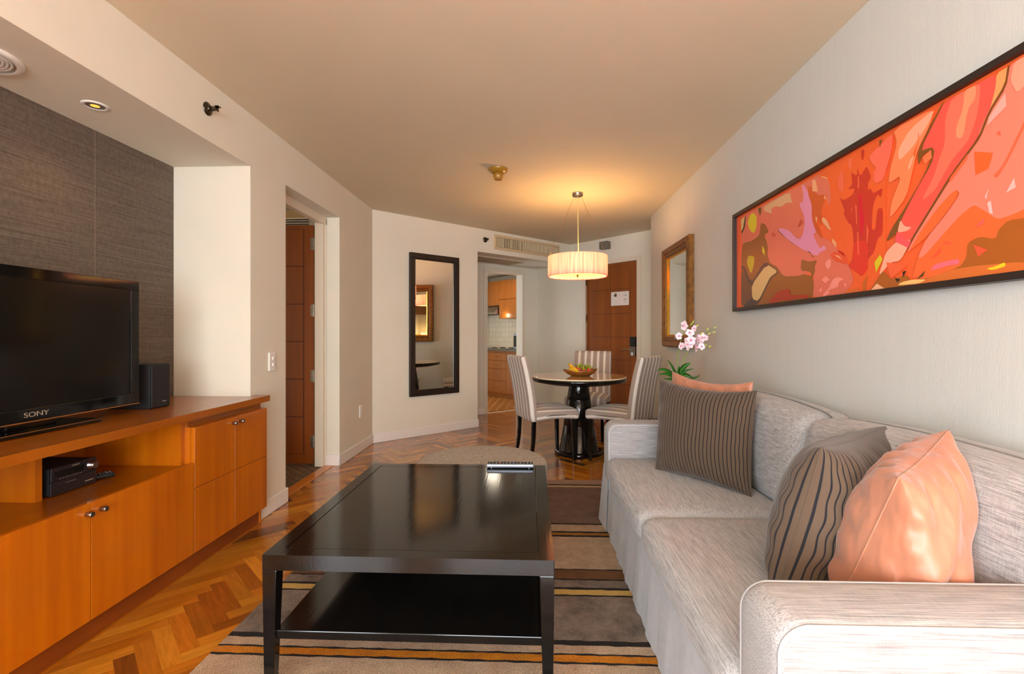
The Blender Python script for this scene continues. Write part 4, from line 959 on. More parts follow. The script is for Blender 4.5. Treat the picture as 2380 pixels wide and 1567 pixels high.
# ------------------------------------------------------------------ cushions
def pillow(label, BL, BR, TR, TL, th, m, seed=0, wrinkle=0.0, curve=0.03, sag=0.0, noise=0.0):
    BL, BR, TR, TL = map(Vector, (BL, BR, TR, TL)); c = (BL + BR + TR + TL) / 4
    t = thing('cushion', label, 'cushion', c)
    nrm = ((BR - BL).cross(TL - BL)).normalized(); n = 60; b = MB(); rr = random.Random(seed)
    ph = [rr.random() * 6 for _ in range(12)]
    ex = (BR - BL).normalized(); ey = (TL - BL).normalized()
    for sg in (1, -1):
        v = []; uv = {}
        for i in range(n + 1):
            for j in range(n + 1):
                u, w = math.sin(math.pi / 2 * (2 * i / n - 1)), math.sin(math.pi / 2 * (2 * j / n - 1))
                a, d = (u + 1) / 2, (w + 1) / 2
                p = BL * (1 - a) * (1 - d) + BR * a * (1 - d) + TR * a * d + TL * (1 - a) * d
                p -= ex * (curve * u * abs(u) * (1 - w * w)); p -= ey * (curve * w * abs(w) * (1 - u * u))
                p -= ey * sag * (1 - u * u) * d
                e = max(0.0, (1 - u * u) * (1 - w * w)); hgt = th / 2 * (e ** 0.42)
                rim = 1 - max(abs(u), abs(w))
                wv = wrinkle * math.exp(-((rim - 0.12) / 0.12) ** 2) * (math.sin(u * 17 + ph[0]) * (abs(w) > abs(u)) + math.sin(w * 15 + ph[1]) * (abs(u) >= abs(w)))
                fold = noise * (math.sin(3.1 * u + 4.3 * w + ph[2]) + 0.7 * math.sin(-5.2 * u + 6.1 * w + ph[3] + 2 * math.sin(2 * u + ph[4])) + 0.5 * math.sin(9 * u + 3 * w + ph[5])) * e ** 0.5
                p += nrm * sg * (hgt + wv * min(1, e * 12) + fold)
                v.append(p); uv[len(v) - 1] = ((0.65 * a + 0.35 * i / n) * ((BR - BL).length + th * 0.5) + 0.004 * math.sin(w * 6 + ph[6]) * (1 - abs(u)), d)
        fs = [(i * (n + 1) + j, (i + 1) * (n + 1) + j, (i + 1) * (n + 1) + j + 1, i * (n + 1) + j + 1) for i in range(n) for j in range(n)]
        if sg < 0: fs = [f[::-1] for f in fs]
        b.add(v, fs, m, [[uv[k] for k in f] for f in fs], smooth=True)
    o = obj('cover', b, t, weld=True)
    # edge seam
    pts = []
    for (u0, w0, u1, w1) in ((-1, -1, 1, -1), (1, -1, 1, 1), (1, 1, -1, 1), (-1, 1, -1, -1)):
        for k in range(14):
            u, w = u0 + (u1 - u0) * k / 14, w0 + (w1 - w0) * k / 14; a, d = (u + 1) / 2, (w + 1) / 2
            p = BL * (1 - a) * (1 - d) + BR * a * (1 - d) + TR * a * d + TL * (1 - a) * d
            p -= ex * (curve * u * abs(u) * (1 - w * w)); p -= ey * (curve * w * abs(w) * (1 - u * u)); p -= ey * sag * (1 - u * u) * d
            pts.append(p)
    pts.append(pts[0]); b = MB().tube(pts, 0.002, m, 6); obj('seam', b, o)
    return t
pillow('brown pinstriped cushion leaning in the far corner of the sofa', (0.64, 2.54, 0.445), (0.95, 2.13, 0.445), (1.025, 2.245, 0.893), (0.705, 2.70, 0.902), 0.18, M_stripe, 1, 0.003, 0.018, 0.012, 0.001)
pillow('salmon satin cushion behind the striped one in the far corner of the sofa', (0.74, 2.70, 0.46), (1.04, 2.30, 0.46), (1.055, 2.355, 0.922), (0.80, 2.79, 0.94), 0.10, M_satin, 5, 0.004, 0.012, 0.026, 0.003)
pillow('brown pinstriped cushion standing against the near salmon cushion', (0.635, 1.30, 0.445), (1.02, 1.60, 0.445), (1.135, 1.60, 0.855), (0.765, 1.31, 0.85), 0.27, M_stripe, 2, 0.004, 0.012, 0.0, 0.002)
pillow('salmon satin cushion at the near end of the sofa', (0.725, 1.205, 0.45), (1.0, 1.245, 0.45), (1.07, 1.285, 0.905), (0.828, 1.125, 0.828), 0.29, M_satin, 3, 0.009, 0.0, 0.02, 0.010)

# side table and orchid behind the sofa
t = thing('side_table', 'small dark side table in the corner beyond the sofa', 'table', (1.06, 3.32, 0))
b = MB(); b.box(0.86, 1.26, 3.12, 3.52, 0.52, 0.55, M_black); obj('tabletop', b, t, bevel=0.003)
for x in (0.88, 1.24):
    for y in (3.14, 3.50): b = MB().box(x - 0.018, x + 0.018, y - 0.018, y + 0.018, 0.001, 0.5198, M_black); obj('leg', b, t, bevel=0.003)
ob = (1.0, 3.30)
t = thing('potted_orchid', 'pink orchid with long green leaves rising behind the cushions', 'plant', (*ob, 0.55))
b = MB().lathe([(0.055, 0.551), (0.075, 0.60), (0.085, 0.74), (0.09, 0.75), (0.082, 0.75), (0.078, 0.735), (0.005, 0.73)], M_pot, (*ob, 0), 32); obj('pot', b, t)
q3 = lambda px, py, Y=3.30: Vector(aty(px, py, Y))
c_ = lambda x, y, Y=3.30: q3(1515 + x / 8.706, 740 + y / 8.706, Y)
def leaf(pts, w):
    P = [Vector(p) for p in pts]; b = MB(); v = []; n = len(P)
    for i, p in enumerate(P):
        tdir = (P[min(i + 1, n - 1)] - P[max(i - 1, 0)]).normalized(); k = i / (n - 1); ww = w * (math.sin(math.pi * min(1, 0.12 + 0.88 * k) ** 0.8) ** 0.7 + 0.02)
        sd = tdir.cross(Vector((0.15, -1, 0.25))).normalized()
        v += [p + sd * ww, p + Vector((0, 0.3, -1)) * ww * 0.25, p - sd * ww, p + Vector((0, 0.3, -1)) * ww * 0.25 + Vector((0, 0.001, -0.001))]
    fs = []
    for i in range(n - 1):
        o = 4 * i; fs += [(o, o + 1, o + 5, o + 4), (o + 1, o + 2, o + 6, o + 5), (o + 2, o + 3, o + 7, o + 6), (o + 3, o, o + 4, o + 7)]
    b.add(v, fs, M_leaf, smooth=True); return obj('leaf', b, t)
def bez(pts, n=10):
    P = [Vector(p) for p in pts]; out = []
    for i in range(n + 1):
        k = i / n; Q = P[:]
        while len(Q) > 1: Q = [Q[j].lerp(Q[j + 1], k) for j in range(len(Q) - 1)]
        out.append(Q[0])
    return out
root = Vector((ob[0], ob[1], 0.76))
for tip, mid, w in (((320, 840), (420, 960), 0.010), ((800, 905), (620, 940), 0.020), ((860, 1025), (640, 1040), 0.010), ((100, 1060), (260, 960), 0.014), ((130, 1150), (290, 1080), 0.012), ((850, 1240), (700, 1080), 0.018), ((985, 1130), (880, 1300), 0.009), ((235, 1205), (330, 1280), 0.009), ((560, 960), (540, 1060), 0.012)):
    leaf(bez([root, c_(500, 1120), c_(*mid, 3.27), c_(*tip, 3.25)], 12), w)
s1 = bez([root, c_(470, 900), c_(520, 600), c_(600, 380), c_(690, 210)], 16)
s2 = bez([root, c_(540, 950), c_(650, 620), c_(900, 420), c_(1080, 300), c_(1290, 180)], 18)
s3 = bez([c_(660, 600), c_(760, 560), c_(900, 540), c_(1060, 580), c_(1180, 610)], 10)
for s_, r_ in ((s1, 0.0035), (s2, 0.0035), (s3, 0.0018), (bez([c_(690, 250), c_(760, 170), c_(830, 90)], 6), 0.0015)):
    b = MB().tube(s_, [r_ * (1 - 0.6 * i / len(s_)) for i in range(len(s_))], M_stem, 7); obj('stem', b, t)
def flower(c, s, ang, tilt):
    b = MB(); c = Vector(c); rr = random.Random(int(ang * 100))
    M = Matrix.Translation(c) @ Matrix.Rotation(tilt, 4, 'Z') @ Matrix.Rotation(ang, 4, 'Y')
    for k in range(5):
        a = k * 2 * math.pi / 5 + (0.1 if k % 2 else -0.1); wd = 0.62 if k in (1, 4) else 0.42; n = 6; v = []
        for i in range(n + 1):
            q = i / n; rr_ = s * (0.08 + 0.95 * q); ww = s * wd * math.sin(math.pi * min(1, q * 0.9 + 0.08)) ** 0.8; y = -s * 0.35 * q * (1 - q * 0.6)
            ca, sa = math.cos(a), math.sin(a)
            for w in (-ww, 0, ww): v.append((ca * rr_ - sa * w * 0.9, y - (0.10 * s if w == 0 else 0) * -1 * math.sin(q * 3), sa * rr_ + ca * w * 0.9))
        b.add(v, [(3 * i + j, 3 * i + j + 1, 3 * i + j + 4, 3 * i + j + 3) for i in range(n) for j in (0, 1)], M_petal, smooth=True)
    b.xf(M); fo = obj('flower', b, t)
    b = MB(); b.lathe([(0.05 * s, 0), (0.22 * s, 0.2 * s), (0.26 * s, 0.42 * s), (0.05 * s, 0.5 * s)], M_lip, (0, 0, 0), 10, axis='y'); b.xf(M @ Matrix.Rotation(math.pi, 4, 'Z')); obj('lip', b, fo)
for i, (x, y, s) in enumerate(((665, 150, 0.030), (845, 205, 0.022), (775, 290, 0.026), (470, 365, 0.016), (545, 360, 0.022), (610, 560, 0.024), (700, 450, 0.022), (800, 440, 0.029), (910, 420, 0.032), (1000, 390, 0.030), (1090, 390, 0.022), (700, 530, 0.022), (790, 520, 0.026), (880, 590, 0.034), (1000, 570, 0.022), (730, 600, 0.016), (990, 470, 0.016))):
    flower(c_(x, y, 3.27 - 0.02 * (i % 3)), s * 1.12, i * 0.83, -1.0 + 0.5 * ((i * 3) % 5))
for i, (x, y, a) in enumerate(((835, 75, 0.4), (920, 150, 1.0), (800, 120, 0.7), (1130, 220, 0.2), (1280, 185, 1.0), (1165, 310, 1.1), (1260, 282, 1.3), (1005, 310, 0.5), (1090, 545, 0.7), (1175, 572, 0.9), (1020, 630, 0.3))):
    p = c_(x, y, 3.26); b = MB().lathe([(0.001, -0.011), (0.004, -0.006), (0.0048, 0.002), (0.002, 0.010), (0.0005, 0.012)], M_bud, (0, 0, 0), 10); b.xf(Matrix.Translation(p) @ Matrix.Rotation(a, 4, 'Y')); obj('bud', b, t)

# ================================================================== DINING SET
TC = (0.452, 4.71)
t = thing('dining_table', 'round dining table with tan stone top and black cone pedestal', 'table', (*TC, 0))
b = MB().lathe([(0.44, 0.7355), (0.4535, 0.7375), (0.4545, 0.7425), (0.4505, 0.7495)], M_stone_glint, (*TC, 0), 96, cap=False); b.lathe([(0.4505, 0.7495), (0.448, 0.7505), (0.002, 0.7505)], M_stone, (*TC, 0), 96, smooth=False); obj('stone_top', b, t)
b = MB().lathe([(0.002, 0.735), (0.449, 0.7352), (0.4535, 0.731), (0.4535, 0.712), (0.44, 0.700), (0.30, 0.672), (0.10, 0.664), (0.09, 0.664)], M_black, (*TC, 0), 96); obj('table_edge', b, t, label='black bevelled edge under the stone')
b = MB().lathe([(0.092, 0.6638), (0.1155, 0.528), (0.1135, 0.525), (0.1155, 0.522), (0.149, 0.279), (0.147, 0.276), (0.149, 0.273), (0.186, 0.04), (0.188, 0.036)], M_black, (*TC, 0), 72); obj('pedestal', b, t)
b = MB().lathe([(0.228, 0.001), (0.234, 0.006), (0.234, 0.030), (0.228, 0.0358), (0.19, 0.0358)], M_black, (*TC, 0), 72); obj('base', b, t)

def make_chair():
    r = thing('dining_chair', '', 'chair', (0, 0, 0))
    hw = 0.215
    def suv(p, ax, sg):
        return (((hw + (0.48 - p.z)) * (1 if p.x > 0 else -1) if ax == 0 else p.x) + 0.0365 * 0 + 10 * 0.073 + 0.0365, p.y)
    def sfn(p):
        k = (p.y + 0.2) / 0.44; k = max(0, min(1, k)); p.x *= 1.0 + 0.03 * k
        if p.z > 0.42: p.z += 0.022 * (1 - (p.x / 0.23) ** 2) * math.sin(math.pi * min(1, k * 0.85 + 0.15)) 
        if p.z < 0.42: p.z += 0.020 * math.sin(math.pi * k)
        return p
    b = MB().soft((0, 0.015, 0.425), (2 * hw + 0.01, 0.45, 0.095), 0.03, M_chair, (0, 0.004, 0.012), 12, sfn, suv); obj('seat', b, r, local=True, weld=True)
    def buv(p, ax, sg): return ((((hw + 0.0) * (1 if p.x > 0 else -1) + (p.y + 0.22) * 0.9) if ax == 0 else p.x) + 10 * 0.073 + 0.0365, p.z)
    def bfn(p):
        k = max(0, (p.z - 0.42) / 0.54); p.y -= 0.035 * k + 0.06 * k * k; s = 1 - 0.18 * k
        p.y = -0.232 + (p.y + 0.232) * 1.0
        if p.z < 0.42: p.y += 0.006
        return p
    b = MB().soft((0, -0.20, 0.667), (2 * hw + 0.012, 0.07, 0.585), 0.026, M_chair, (0, 0.004, 0), 14, bfn, buv); obj('backrest', b, r, local=True, weld=True)
    for sx in (-1, 1):
        b = MB().taper((sx * 0.188, 0.20, 0.001), (0.026, 0.026), (sx * 0.188, 0.19, 0.40), (0.038, 0.038), M_black); obj('leg', b, r, local=True, bevel=0.003)
    for sx in (-1, 1):
        b = MB(); zs = [0.001, 0.1, 0.2, 0.3, 0.40]; ys = [-0.235, -0.212, -0.200, -0.196, -0.196]; v = []
        for z, y in zip(zs, ys):
            w = 0.013 + 0.006 * z / 0.4; x = sx * 0.188
            v += [(x - w, y - w, z), (x + w, y - w, z), (x + w, y + w, z), (x - w, y + w, z)]
        fs = [(3, 2, 1, 0), (16, 17, 18, 19)] + [(4 * i + k, 4 * i + (k + 1) % 4, 4 * i + 4 + (k + 1) % 4, 4 * i + 4 + k) for i in range(4) for k in range(4)]
        b.add(v, fs, M_black); obj('leg', b, r, local=True, bevel=0.003)
    return r
ch = make_chair()
spots = [((0.128, 4.520), math.radians(21) - math.pi / 2, 'striped high-backed dining chair on the left side of the round table'),
         ((0.80, 4.455), math.radians(144) - math.pi / 2, 'striped high-backed dining chair right of the table, partly behind the sofa arm'),
         ((0.625, 5.42), math.radians(253) - math.pi / 2, 'striped high-backed dining chair behind the table in front of the brown door')]
for i, (p, a, lb) in enumerate(spots):
    c = ch if i == 0 else copy_tree(ch)
    c.location = (*p, 0); c.rotation_euler = (0, 0, a); c['label'] = lb; c['group'] = 'striped dining chairs around the table'

# fruit bowl
BCx, BCy = TC[0] + 0.012, TC[1] - 0.03
t = thing('fruit_bowl', 'shallow carved wooden boat-shaped bowl on the dining table', 'bowl', (BCx, BCy, 0.7508))
b = MB(); prof = [(0.02, 0), (0.085, 0), (0.12, 0.02), (0.150, 0.048), (0.166, 0.066), (0.160, 0.068), (0.143, 0.050), (0.11, 0.024), (0.07, 0.012), (0.004, 0.010)]
b.lathe(prof, M_bowl, (0, 0, 0), 56, 1.0, 0.52)
v2 = []
for x, y, z in b.v:
    k = x / 0.166; z2 = 0.8 * z * (1 + (0.30 if k > 0 else 0.12) * k * k) + (0.004 * math.sin(9 * math.atan2(y, x)) if z > 0.04 else 0)
    v2.append((x, y, z2))
b.v = v2; obj('vessel', b, t, local=True)
def bunch(label, loc, spec, rz, group):
    t = thing('banana_bunch', label, 'bananas', loc, rz, group)
    for (dx, dy, dz, yaw, pit) in spec:
        d = Vector((-math.cos(yaw) * math.cos(pit), math.sin(yaw) * math.cos(pit), math.sin(pit))); up = Vector((0, 0, 1)); L = 0.062
        p0 = Vector((dx, dy, dz)); P = [p0 + d * L * k + up * 0.016 * (k * k) for k in [i / 7 for i in range(8)]]
        b = MB().tube(P, [0.006, 0.012, 0.0145, 0.0155, 0.0155, 0.0140, 0.010, 0.005], M_ban, 10); o = obj('banana', b, t, local=True)
        b = MB().tube([P[-1] - d * 0.001, P[-1] + d * 0.003 + up * 0.001], [0.0042, 0.003], M_tip, 8); obj('tip', b, o, local=True)
    b = MB().lathe([(0.010, -0.008), (0.012, 0.008), (0.006, 0.018)], M_ban, (0.004, 0, 0.012), 10); obj('crown', b, t, local=True)
bz = 0.7508
bunch('bunch of small yellow bananas lying on the left upper side of the fruit bowl', (BCx - 0.055, BCy + 0.01, bz + 0.056), [(0, -0.028 + 0.026 * k, 0.012 * (k % 2), -0.35 + 0.22 * k, 0.55) for k in range(4)], 0.0, 'banana bunches in the bowl')
bunch('bunch of small yellow bananas along the front left rim of the fruit bowl', (BCx - 0.042, BCy - 0.052, bz + 0.045), [(0.010 * k, -0.010 * k, 0.002, -0.15 - 0.05 * k, 0.28 + 0.05 * k) for k in range(-1, 3)], 0.0, 'banana bunches in the bowl')
M_sc = [mat('scale_green', (112, 140, 24), 0.45), mat('scale_red', (220, 52, 74), 0.45), mat('scale_orange', (222, 112, 40), 0.45), mat('scale_lime', (176, 178, 40), 0.45)]
def dragon(label, loc, s, seed):
    rr = random.Random(seed); t = thing('dragon_fruit', label, 'fruit', loc, 0, 'dragon fruits in the bowl')
    b = MB().lathe([(0.002, 0), (s * 0.7, s * 0.25), (s, s * 0.9), (s * 0.75, s * 1.6), (s * 0.2, s * 2.0)], M_drag, (0, 0, 0), 20); obj('body', b, t, local=True)
    for k in range(13):
        a = k * 2.4 + rr.random(); lv = 0.3 + 0.14 * (k % 5); rad = s * (1.0 - 0.55 * abs(lv - 0.5)); z = s * 2 * lv
        ln = s * (0.9 + 0.8 * rr.random()); out = 0.25 + 0.3 * rr.random(); ca, sa = math.cos(a), math.sin(a); w = s * 0.36
        P = [Vector((ca * rad * 0.8, sa * rad * 0.8, z)), Vector((ca * (rad + out * ln * 0.45), sa * (rad + out * ln * 0.45), z + ln * 0.55)), Vector((ca * (rad + out * ln * 0.8), sa * (rad + out * ln * 0.8), z + ln * 1.15))]
        sd = Vector((-sa, ca, 0)); nn_ = Vector((ca, sa, 0)) * 0.005; m1, m2 = (M_sc[1], M_sc[0]) if k % 3 else (M_sc[2], M_sc[3])
        Q = P[0].lerp(P[1], 0.45)
        v = [P[0] - sd * w, P[0] + sd * w, Q - sd * w * 1.05, Q + sd * w * 1.05, P[1] - sd * w * 0.8, P[1] + sd * w * 0.8, P[2], P[0] + nn_, Q + nn_, P[1] + nn_]
        b = MB().add(v, [(0, 7, 8, 2), (7, 1, 3, 8), (1, 0, 2, 3)], m1).add(v, [(2, 8, 9, 4), (8, 3, 5, 9), (4, 9, 6), (9, 5, 6), (3, 2, 4, 5), (5, 4, 6)], m2); obj('scale', b, t, local=True)
for (dx, dy, dz, s, sd, lb) in ((-0.010, 0.022, 0.034, 0.031, 1, 'pink and green dragon fruit beside the bananas, tallest in the bowl'), (0.030, -0.022, 0.026, 0.025, 2, 'orange and green dragon fruit in the middle of the bowl'), (0.064, 0.024, 0.032, 0.028, 3, 'dragon fruit with long green tips behind the right side of the bowl'), (0.088, -0.016, 0.034, 0.025, 4, 'pink dragon fruit nearest the right rim of the bowl')):
    dragon(lb, (BCx + dx, BCy + dy, bz + dz), s, sd)

# pendant lamp
LC = (0.424, 4.53); lz0, lz1, LR = 1.69, 1.882, 0.277
t = thing('pendant_lamp', 'drum pendant lamp with a ribbed cream shade above the dining table', 'lamp', (*LC, ZC))
b = MB().lathe([(0.050, ZC - 0.0005), (0.050, ZC - 0.028), (0.046, ZC - 0.031), (0.004, ZC - 0.032)], M_steel, (*LC, 0), 36); obj('canopy', b, t)
b = MB().tube([(LC[0], LC[1], ZC - 0.03), (LC[0] + 0.004, LC[1], 2.2), (LC[0] + 0.006, LC[1], 1.95), (LC[0] + 0.006, LC[1], lz1 - 0.06)], 0.0035, mat('cream_cord', (228, 206, 140), 0.5)); obj('cord', b, t)
for a in (math.radians(200), math.radians(82), math.radians(-32)):
    p = (LC[0] + LR * math.cos(a), LC[1] + LR * math.sin(a), lz1 + 0.002)
    b = MB().tube([(LC[0] + 0.035 * math.cos(a), LC[1] + 0.035 * math.sin(a), ZC - 0.031), p], 0.0011, M_gold, 6); o = obj('suspension_wire', b, t)
    b = MB().tube([p, (p[0], p[1], p[2] + 0.012), (p[0] + 0.006, p[1], p[2] + 0.016)], 0.002, M_gold, 6); obj('hook', b, o)
ms = bpy.data.materials.new('lamp_fabric'); ms.use_nodes = True; T_ = ms.node_tree; T_.nodes.clear()
o_ = T_.nodes.new('ShaderNodeOutputMaterial'); d_ = T_.nodes.new('ShaderNodeBsdfDiffuse'); tl = T_.nodes.new('ShaderNodeBsdfTranslucent'); mx_ = T_.nodes.new('ShaderNodeMixShader'); mx_.inputs[0].default_value = 0.26
tc_ = T_.nodes.new('ShaderNodeTexCoord'); mp_ = T_.nodes.new('ShaderNodeMapping'); mp_.inputs['Scale'].default_value = (110, 110, 3); nz_ = T_.nodes.new('ShaderNodeTexNoise'); nz_.inputs['Scale'].default_value = 1
rp_ = T_.nodes.new('ShaderNodeValToRGB'); rp_.color_ramp.elements[0].position = 0.35; rp_.color_ramp.elements[1].position = 0.65; rp_.color_ramp.elements[0].color = lin((222, 146, 138)); rp_.color_ramp.elements[1].color = lin((250, 188, 184))
for a_, c2 in ((tc_.outputs['Object'], mp_.inputs[0]), (mp_.outputs[0], nz_.inputs['Vector']), (nz_.outputs['Fac'], rp_.inputs[0]), (rp_.outputs[0], d_.inputs[0]), (rp_.outputs[0], tl.inputs[0]), (d_.outputs[0], mx_.inputs[1]), (tl.outputs[0], mx_.inputs[2]), (mx_.outputs[0], o_.inputs[0])): T_.links.new(a_, c2)
MATS['lamp_fabric'] = ms
b = MB().lathe([(LR - 0.008, lz1 - 0.004), (LR - 0.002, lz1), (LR, lz1 - 0.006), (LR, lz0 + 0.006), (LR - 0.002, lz0), (LR - 0.010, lz0 + 0.002)], ms, (*LC, 0), 96, cap=False); obj('shade', b, t, label='ribbed cream fabric drum shade')
mdif = mat('opal_diffuser', (250, 214, 140), 0.5, emit=(255, 206, 96), es=0.8)
b = MB().lathe([(LR - 0.03, lz0 + 0.020), (0.01, lz0 + 0.020)], mdif, (*LC, 0), 64, cap=False); obj('diffuser', b, t)
b = MB().lathe([(0.016, lz0 + 0.019), (0.016, lz0 + 0.014), (0.006, lz0 + 0.012), (0.006, lz0 - 0.004), (0.003, lz0 - 0.006)], M_gold, (*LC, 0), 20); obj('finial', b, t)
for a in (0.5, 2.6, 4.7): light('pendant_bulb', 'POINT', (LC[0] + 0.1 * math.cos(a), LC[1] + 0.1 * math.sin(a), lz0 + 0.11), 1.25, WARM, 0.03)

# bedroom furniture glimpsed through the mirrors
t = thing('bed', 'white made-up bed in the bedroom, glimpsed in the mirrors', 'bed', (-3.6, 3.95, 0))
b = MB().box(-4.40, -2.75, 3.30, 4.05, 0.004, 0.30, M_mframe); obj('frame', b, t, bevel=0.01)
b = MB().soft((-3.58, 3.68, 0.42), (1.6, 0.72, 0.24), 0.08, mat('bed_linen', (236, 234, 230), 0.8), (0, 0, 0.02), 10); obj('mattress', b, t, weld=True)
b = MB().soft((-4.1, 3.6, 0.72), (0.42, 0.6, 0.34), 0.12, mat('bed_linen', (236, 234, 230), 0.8), (0.02, 0, 0.02), 10); obj('pillow', b, t, weld=True)
t = thing('nightstand', 'small dark nightstand beside the bed', 'nightstand', (-4.2, 3.05, 0))
b = MB().box(-4.42, -4.0, 2.84, 3.26, 0.004, 0.62, M_mframe); obj('body', b, t, bevel=0.004)
b = MB().box(-4.0, -3.985, 2.86, 3.24, 0.34, 0.60, M_kit); obj('drawer', b, t, bevel=0.002)
t = thing('bedside_lamp', 'bedside lamp with a glowing cream shade on the nightstand', 'lamp', (-4.2, 3.05, 0.62))
b = MB().lathe([(0.07, 0.621), (0.07, 0.64), (0.02, 0.66), (0.03, 0.8), (0.012, 0.98)], M_steel, (-4.2, 3.05, 0), 24); obj('base', b, t)
b = MB().lathe([(0.16, 0.98), (0.12, 1.2)], mat('glowing_shade', (250, 220, 160), 0.6, emit=(255, 200, 110), es=1.2), (-4.2, 3.05, 0), 32, cap=False); obj('lamp_shade', b, t)
t = thing('overhead_cabinet', 'amber overhead cabinet on the bedroom wall above the lamp', 'cabinet', (-4.3, 3.3, 1.72))
b = MB().box(-4.448, -4.08, 2.78, 4.0, 1.72, 2.16, M_kit); obj('carcass', b, t)
b = MB().box(-4.08, -4.06, 2.782, 3.38, 1.724, 2.156, M_kit); obj('door', b, t, bevel=0.002); b = MB().box(-4.08, -4.06, 3.384, 3.998, 1.724, 2.156, M_kit); obj('door', b, t, bevel=0.002)

# unseen floor lamp added behind the camera to brighten the left wall
t = thing('added_floor_lamp', 'unseen floor lamp with a drum shade, added behind the camera for light', 'lamp', (0.95, -0.9, 0))
b = MB().lathe([(0.14, 0.001), (0.14, 0.02), (0.02, 0.03)], M_black, (0.95, -0.9, 0), 32); obj('base', b, t)
b = MB().tube([(0.95, -0.9, 0.02), (0.95, -0.9, 1.5)], 0.012, M_steel); obj('pole', b, t)
b = MB().lathe([(0.20, 1.40), (0.17, 1.70)], ms, (0.95, -0.9, 0), 48, cap=False); obj('lamp_shade', b, t)
light('added_fill_bulb', 'POINT', (0.95, -0.9, 1.56), 34, (1.0, 0.84, 0.62), 0.05)

# ================================================================== KITCHEN (seen through the doorway)
# cabinet run is parallel to the entrance wall
c0 = atz(1134, 922, 0.0); PC = (c0[0], c0[1], math.radians(-46)); MC = onwall(PC)
sx = lambda px: atp(px, 850, PC)[0]
xa, xb = atp(1138, 800, (PC[0] - math.sin(PC[2]) * 0.6, PC[1] + math.cos(PC[2]) * 0.6, PC[2]))[0], 1.42
zc1 = atp(1160, 816, PC)[1]
t = thing('kitchen_cabinet', 'amber kitchen base cabinet with four drawers beyond the open doorway', 'cabinet', (PC[0], PC[1], 0), PC[2])
b = MB(); b.box(xa, xb, 0.022, 0.6, 0.10, zc1 - 0.002, M_kit); b.box(xa, xb, 0.06, 0.6, 0.004, 0.0998, M_kit); obj('carcass', b, t, local=True)
dx0, dx1 = sx(1136), sx(1176); print('KIT', xa, xb, dx0, dx1, kl, kr, kc, hd, sC, sE)
zy = [atp(1155, y, PC)[1] for y in (913, 885, 857, 838, 820)]
for i in range(4):
    b = MB(); b.box(dx0, dx1, 0, 0.02, zy[i] + 0.003, zy[i + 1] - 0.003, M_kit); d = obj('drawer', b, t, local=True, bevel=0.002)
    b = MB().tube([((dx0 + dx1) / 2, 0, (zy[i] + zy[i + 1]) / 2), ((dx0 + dx1) / 2, -0.02, (zy[i] + zy[i + 1]) / 2)], 0.010, M_steel, 10); obj('knob', b, d, local=True)
for a0, a1 in ((xa, dx0 - 0.006), (dx1 + 0.006, dx1 + 0.45), (dx1 + 0.456, xb)):
    b = MB(); b.box(a0, a1, 0, 0.02, zy[0] + 0.003, zy[4] - 0.003, M_kit); obj('door', b, t, local=True, bevel=0.002)
w0 = MC @ Vector((xa, 0, zc1))
t = thing('kitchen_worktop', 'dark granite kitchen worktop above the drawers', 'worktop', (PC[0], PC[1], zc1 - 0.0015), PC[2])
b = MB().box(xa, xb, -0.02, 0.6, 0, 0.03, M_counter); obj('top', b, t, local=True, bevel=0.003)
zt2 = zc1 + 0.029
t = thing('cooktop', 'black and steel cooktop on the kitchen worktop', 'cooktop', (PC[0], PC[1], zt2), PC[2])
b = MB().box(xa + 0.02, sx(1170), 0.06, 0.50, 0, 0.012, M_steel); obj('tray', b, t, local=True, bevel=0.003)
b = MB()
for x in (sx(1150), sx(1150) - 0.25): b.lathe([(0.05, 0.012), (0.05, 0.022), (0.03, 0.026)], M_rubber, (x, 0.2, 0), 20); b.lathe([(0.05, 0.012), (0.05, 0.022), (0.03, 0.026)], M_rubber, (x, 0.40, 0), 20)
obj('burner', b, t, local=True)
ux0 = sx(1160)
uy = 0.26
PU = (PC[0] - math.sin(PC[2]) * uy, PC[1] + math.cos(PC[2]) * uy, PC[2])
us = lambda px, py: atp(px, py, PU)
t = thing('wall_cabinet', 'amber kitchen wall cabinet with two stacked doors beyond the doorway', 'cabinet', (PU[0], PU[1], us(1185, 740)[1]), PU[2])
uz = us(1185, 740)[1]; ux0 = us(1160, 740)[0]; um = us(1185, 695)[1] - uz; utop = us(1165, 652)[1] - uz
b = MB().box(ux0, xb, 0.02, 0.34, 0, utop, M_kit); obj('carcass', b, t, local=True)
for z0, z1 in ((0.002, um - 0.004), (um + 0.004, utop - 0.002)):
    b = MB().box(ux0 + 0.002, us(1203, 700)[0], 0, 0.018, z0, z1, M_kit); d = obj('door', b, t, local=True, bevel=0.002)
    xk = us(1200, 700)[0]; b = MB().tube([(xk, 0, z0 + 0.05), (xk, -0.02, z0 + 0.05)], 0.010, M_steel, 10); obj('knob', b, d, local=True)
b = MB().box(us(1204, 700)[0], xb, 0, 0.018, 0.002, utop - 0.002, M_kit); obj('door', b, t, local=True, bevel=0.002)
z2 = us(1145, 711)[1]; t = thing('wall_cabinet', 'short amber kitchen cabinet over the extractor hood', 'cabinet', (PU[0], PU[1], z2), PU[2])
b = MB().box(xa + 0.01, ux0 - 0.002, 0.02, 0.34, 0, utop - (z2 - uz), M_kit); obj('carcass', b, t, local=True)
for a0, a1 in ((-0.62, ux0 - 0.31), (ux0 - 0.306, ux0 - 0.004)):
    b = MB().box(a0, a1, 0, 0.018, 0.002, utop - (z2 - uz) - 0.002, M_kit); d = obj('door', b, t, local=True, bevel=0.002)
    b = MB().tube([(a1 - 0.03, 0, 0.03), (a1 - 0.03, -0.02, 0.03)], 0.009, M_steel, 10); obj('knob', b, d, local=True)
